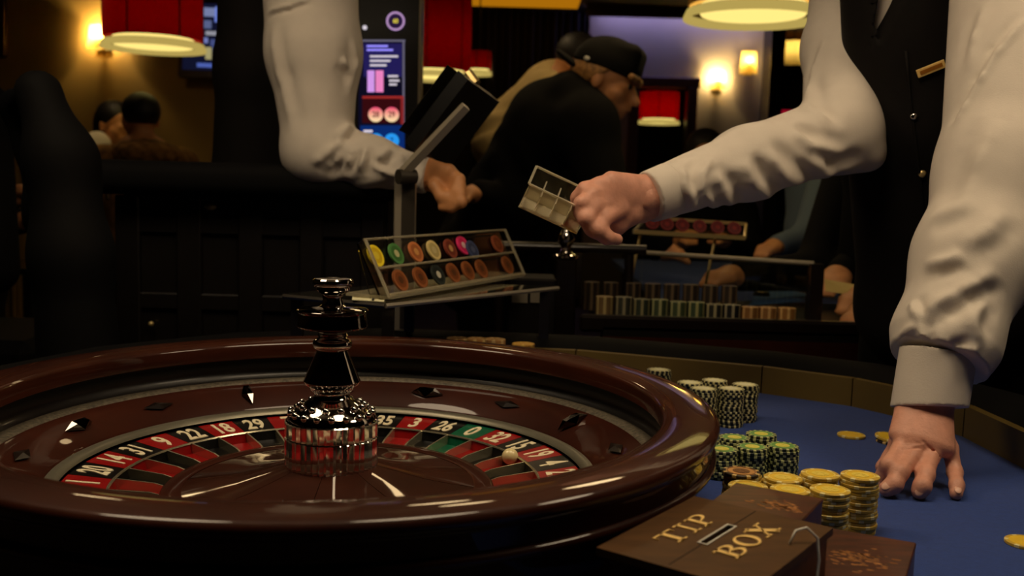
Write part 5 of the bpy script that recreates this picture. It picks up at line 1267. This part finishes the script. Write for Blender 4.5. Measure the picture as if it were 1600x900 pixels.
# ================================================================== SCREENS AND PICTURES
DY = 3.4
a, b = P(540, 100, DY), P(657, 100, DY); cxx = (a[0]+b[0])/2; wT = b[0]-a[0]; zb = 1.22
tot = thing('display_screen', 'tall black results display with lit numbers behind the left dealer', 'display', (cxx, DY+.05, 0))
part('housing', MB().box((cxx, DY+.06, (zb+2.0)/2), (wT, .1, 2.0-zb), b=.006), M['plastic'], tot)
part('stand', MB().box((cxx, DY+.06, zb/2), (.12, .08, zb-.01)), M['plastic'], tot)
part('stand_foot', MB().box((cxx, DY+.06, .015), (.34, .3, .03), b=.008), M['plastic'], tot)
part('side_strip', MB().box((b[0]-.004, DY+.006, 1.62), (.006, .006, .72)), M['steel'], tot)
def dpt(px, py, o=.0): return P(px, py, DY+.006-o)
def panel(name, x0, y0, x1, y1, m, o, root, th=.002):
    return part(name, MB().slab([dpt(x0, y1, o), dpt(x1, y1, o), dpt(x1, y0, o), dpt(x0, y0, o)], th), m, root)
scr = panel('screen', 560, 62, 632, 240, emis('scr_navy', (14, 12, 30), 1), .002, tot)
bz = emis('scr_grey', (110, 105, 125), .8)
panel('border', 560, 62, 633, 65, bz, .004, scr); panel('border', 629, 62, 632, 195, bz, .004, scr)
panel('info_panel', 568, 68, 628, 120, emis('scr_blue', (34, 28, 84), 1), .004, scr)
t_l = emis('scr_lilac', (150, 140, 255), 1.1); t_w = emis('scr_white', (215, 205, 215), 1.0)
for (x0, x1, y, m) in ((573, 606, 72, t_l), (573, 614, 78, t_l), (578, 622, 88, t_w), (578, 610, 95, t_w), (578, 604, 102, t_w), (606, 622, 119, t_w), (608, 624, 126, t_w), (608, 620, 132, t_w)):
    panel('text_line', x0, y-1.5, x1, y+1.5, m, .007, scr, .001)
for (x0, x1, c) in ((574, 585, (210, 150, 230)), (587, 599, (235, 130, 190))):
    panel('bar_column', x0, 110, x1, 144, emis('scr_bar', c, 1.0), .007, scr, .001)
panel('red_frame', 566, 150, 631, 154, emis('scr_red', (150, 40, 36), 1), .005, scr); panel('red_frame', 626, 154, 631, 194, emis('scr_red2', (130, 34, 34), 1), .005, scr)
panel('dark_red_panel', 566, 154, 626, 192, emis('scr_dred', (52, 10, 14), 1), .0045, scr)
panel('blue_panel', 563, 196, 632, 240, emis('scr_b', (10, 40, 104), 1), .0045, scr)
def disc(name, px, py, r, m, o, root, n=24, y=None):
    c = dpt(px, py, o); rr_ = r*DY/F
    return part(name, MB().lathe([(.0001, .001), (rr_, .001), (rr_, 0)], n, c, R=np.array([[1, 0, 0], [0, 0, -1], [0, 1, 0]])), m, root)
def ball_mat(name, top, bot):
    m = emis(name, top, 1); nt = m.node_tree; e = nt.nodes['Emission']; tc = nt.nodes.new('ShaderNodeTexCoord'); sp = nt.nodes.new('ShaderNodeSeparateXYZ'); r = nt.nodes.new('ShaderNodeValToRGB')
    nt.links.new(tc.outputs['Generated'], sp.inputs[0]); nt.links.new(sp.outputs[2], r.inputs[0]); nt.links.new(r.outputs[0], e.inputs[0])
    r.color_ramp.elements[0].color = (*lin(bot), 1); r.color_ramp.elements[1].color = (*lin(top), 1); return m
pk = ball_mat('scr_ball', (235, 60, 110), (250, 225, 170))
def flat_text(s_, px, py, size, m, o, root, name='digits'):
    v, f = text_mesh(s_, size, .85, .0004, .0002); c = dpt(px, py, o)
    part(name, MB().add(np.stack([v[:, 0]+c[0], c[1]-v[:, 2], v[:, 1]+c[2]], 1), f), m, root)
dk = emis('scr_dark', (120, 20, 30), .6)
for px, s_ in ((587, '28'), (612, '29')):
    dd = disc('number_ball', px, 179, 11.5, pk, .008, scr); flat_text(s_, px, 179, .026, dk, .0105, scr)
bb = emis('scr_sky', (40, 150, 235), 1.0); db_ = emis('scr_deep', (10, 50, 120), 1)
for px, s_ in ((588, '2'), (612, '7')):
    disc('number_ball', px, 220, 11.5, bb, .008, scr); flat_text(s_, px, 220, .026, db_, .0105, scr)
panel('text_line', 568, 203, 582, 207, t_w, .007, scr, .001)
rg = dpt(618, 33, .006)
part('ring', MB().lathe([(.0245, .001), (.031, .001), (.031, 0), (.0245, 0)], 32, rg, R=np.array([[1, 0, 0], [0, 0, -1], [0, 1, 0]]), close=True), emis('scr_ring', (190, 150, 200), .9), tot)
disc('ring_centre', 618, 33, 11, emis('scr_rc', (40, 24, 56), 1), .005, tot)
flat_text('60', 618, 33, .020, emis('scr_y', (240, 220, 70), 1), .008, tot)
pc_ = dpt(571, 43, .004); disc('marker', 570, 43, 3.5, t_w, .004, tot, 14)
# framed wall screen at left, tilted
wsc = thing('wall_screen', 'framed blue wall screen behind the left red lamp', 'screen', P(315, 60, 6.5))
c4_ = [P(278, 118, 6.42), P(372, 122, 6.42), P(376, -2, 6.5), P(282, -6, 6.5)]
part('frame', MB().slab(c4_, .05), M['frame_wood'], wsc)
c5 = [lerp(p, sum(c4_)/4, .16)+V(0, -.012, 0) for p in c4_]
ss = part('screen', MB().slab(c5, .006), emis('ws_navy', (16, 18, 40), 1), wsc)
random.seed(9)
def onq(u_, v_, o=-.016): return lerp(lerp(c5[0], c5[1], u_), lerp(c5[3], c5[2], u_), v_)+V(0, o, 0)
for (u0, u1, v0, v1, c) in ((.38, .62, .80, .93, (120, 130, 170)), (.62, .9, .72, .95, (110, 130, 215)), (.36, .56, .62, .74, (90, 100, 140)), (.45, .8, .52, .58, (150, 150, 160)), (.36, .5, .40, .48, (120, 130, 190)), (.55, .8, .36, .46, (70, 80, 130)), (.46, .58, .16, .34, (170, 160, 110)), (.62, .82, .14, .36, (90, 130, 225)), (.3, .62, .04, .10, (80, 100, 180))):
    part('tile', MB().slab([onq(u0, v0), onq(u1, v0), onq(u1, v1), onq(u0, v1)], .003), emis('ws', c, .9), ss)
pf = thing('picture_frame', 'wooden picture frame cut by the left edge of the picture', 'picture', P(-20, 40, 6.56))
f0, f1 = P(-40, 88, 6.57), P(7, -30, 6.57)
part('frame', MB().box(((f0[0]+f1[0])/2, 6.575, (f0[2]+f1[2])/2), (f1[0]-f0[0], .04, f1[2]-f0[2]), b=.01), M['frame_wood'], pf)
part('picture', MB().box(((f0[0]+f1[0])/2-.02, 6.552, (f0[2]+f1[2])/2), (f1[0]-f0[0]-.09, .008, f1[2]-f0[2]-.09)), M['dark_wall'], pf)
# pale slatted panel low at left
e0, e1 = P(10, 285, 6.45), P(62, 243, 6.45)
sl_ = thing('slatted_panel', 'pale slatted panel low on the wall at far left', 'panel', ((e0[0]+e1[0])/2, 6.5, 0))
part('panel_base', MB().box(((e0[0]+e1[0])/2, 6.55, e1[2]/2), (e1[0]-e0[0]+.04, .08, e1[2])), M['darkbrown'], sl_)
for i in range(6):
    xx = lerp(e0[0]+.015, e1[0]-.015, i/5); part('slat', MB().box((xx, 6.495, e1[2]/2), (.026, .03, e1[2]-.02), b=.003), M['wall_olive'], sl_)
# black curtain folds
cu = MB(); x_a, x_b = P(738, 200, 9.2)[0], xb0-.02; N = 90; vs = []; fs = []
for i in range(N+1):
    x = lerp(x_a, x_b, i/N); y = 9.25+.04*math.sin(i*1.05)+.015*math.sin(i*.37)
    vs += [(x, y, .03), (x, y, CEIL-.03), (x, y+.012, .03), (x, y+.012, CEIL-.03)]
for i in range(N):
    j = i*4; fs += [(j, j+4, j+5, j+1), (j+2, j+3, j+7, j+6)]
single('curtain', cu.add(vs, fs), M['curtain'], 'black floor length curtain behind the man in the cap', 'curtain', smooth=180)
# slot machine in the dark opening
sx = P(1212, 190, 10.2)
sm_ = thing('slot_machine', 'slot machine with red rimmed bright screen in the dark opening', 'slot machine', (sx[0], 10.3, 0))
part('cabinet', MB().box((sx[0]+.1, 10.4, .95), (.62, .35, 1.9), b=.02), M['plastic'], sm_)
s_a, s_b = P(1186, 218, 10.2), P(1236, 172, 10.2)
part('red_frame', MB().box(((s_a[0]+s_b[0])/2+.05, 10.215, (s_a[2]+s_b[2])/2), (s_b[0]-s_a[0]+.14, .02, s_b[2]-s_a[2]), b=.005), emis('slot_red', (150, 10, 34), .9), sm_)
sc_ = part('screen', MB().box(((s_a[0]+s_b[0])/2+.05, 10.20, (s_a[2]+s_b[2])/2-.01), (s_b[0]-s_a[0]+.06, .012, (s_b[2]-s_a[2])*.66)), emis('slot_blue', (70, 120, 190), 1), sm_)
for k in range(12):
    xx = lerp(s_a[0]+.02, s_b[0]+.06, (k % 6)/5); zz = lerp(s_a[2]+.07, s_b[2]-.09, .3+.55*(k//6))
    part('reel_symbol', MB().box((xx, 10.19, zz), (.035, .01, .05)), emis('slot_s', random.choice([(240, 170, 200), (190, 230, 250), (120, 180, 255), (255, 220, 230)]), 1.1), sc_)
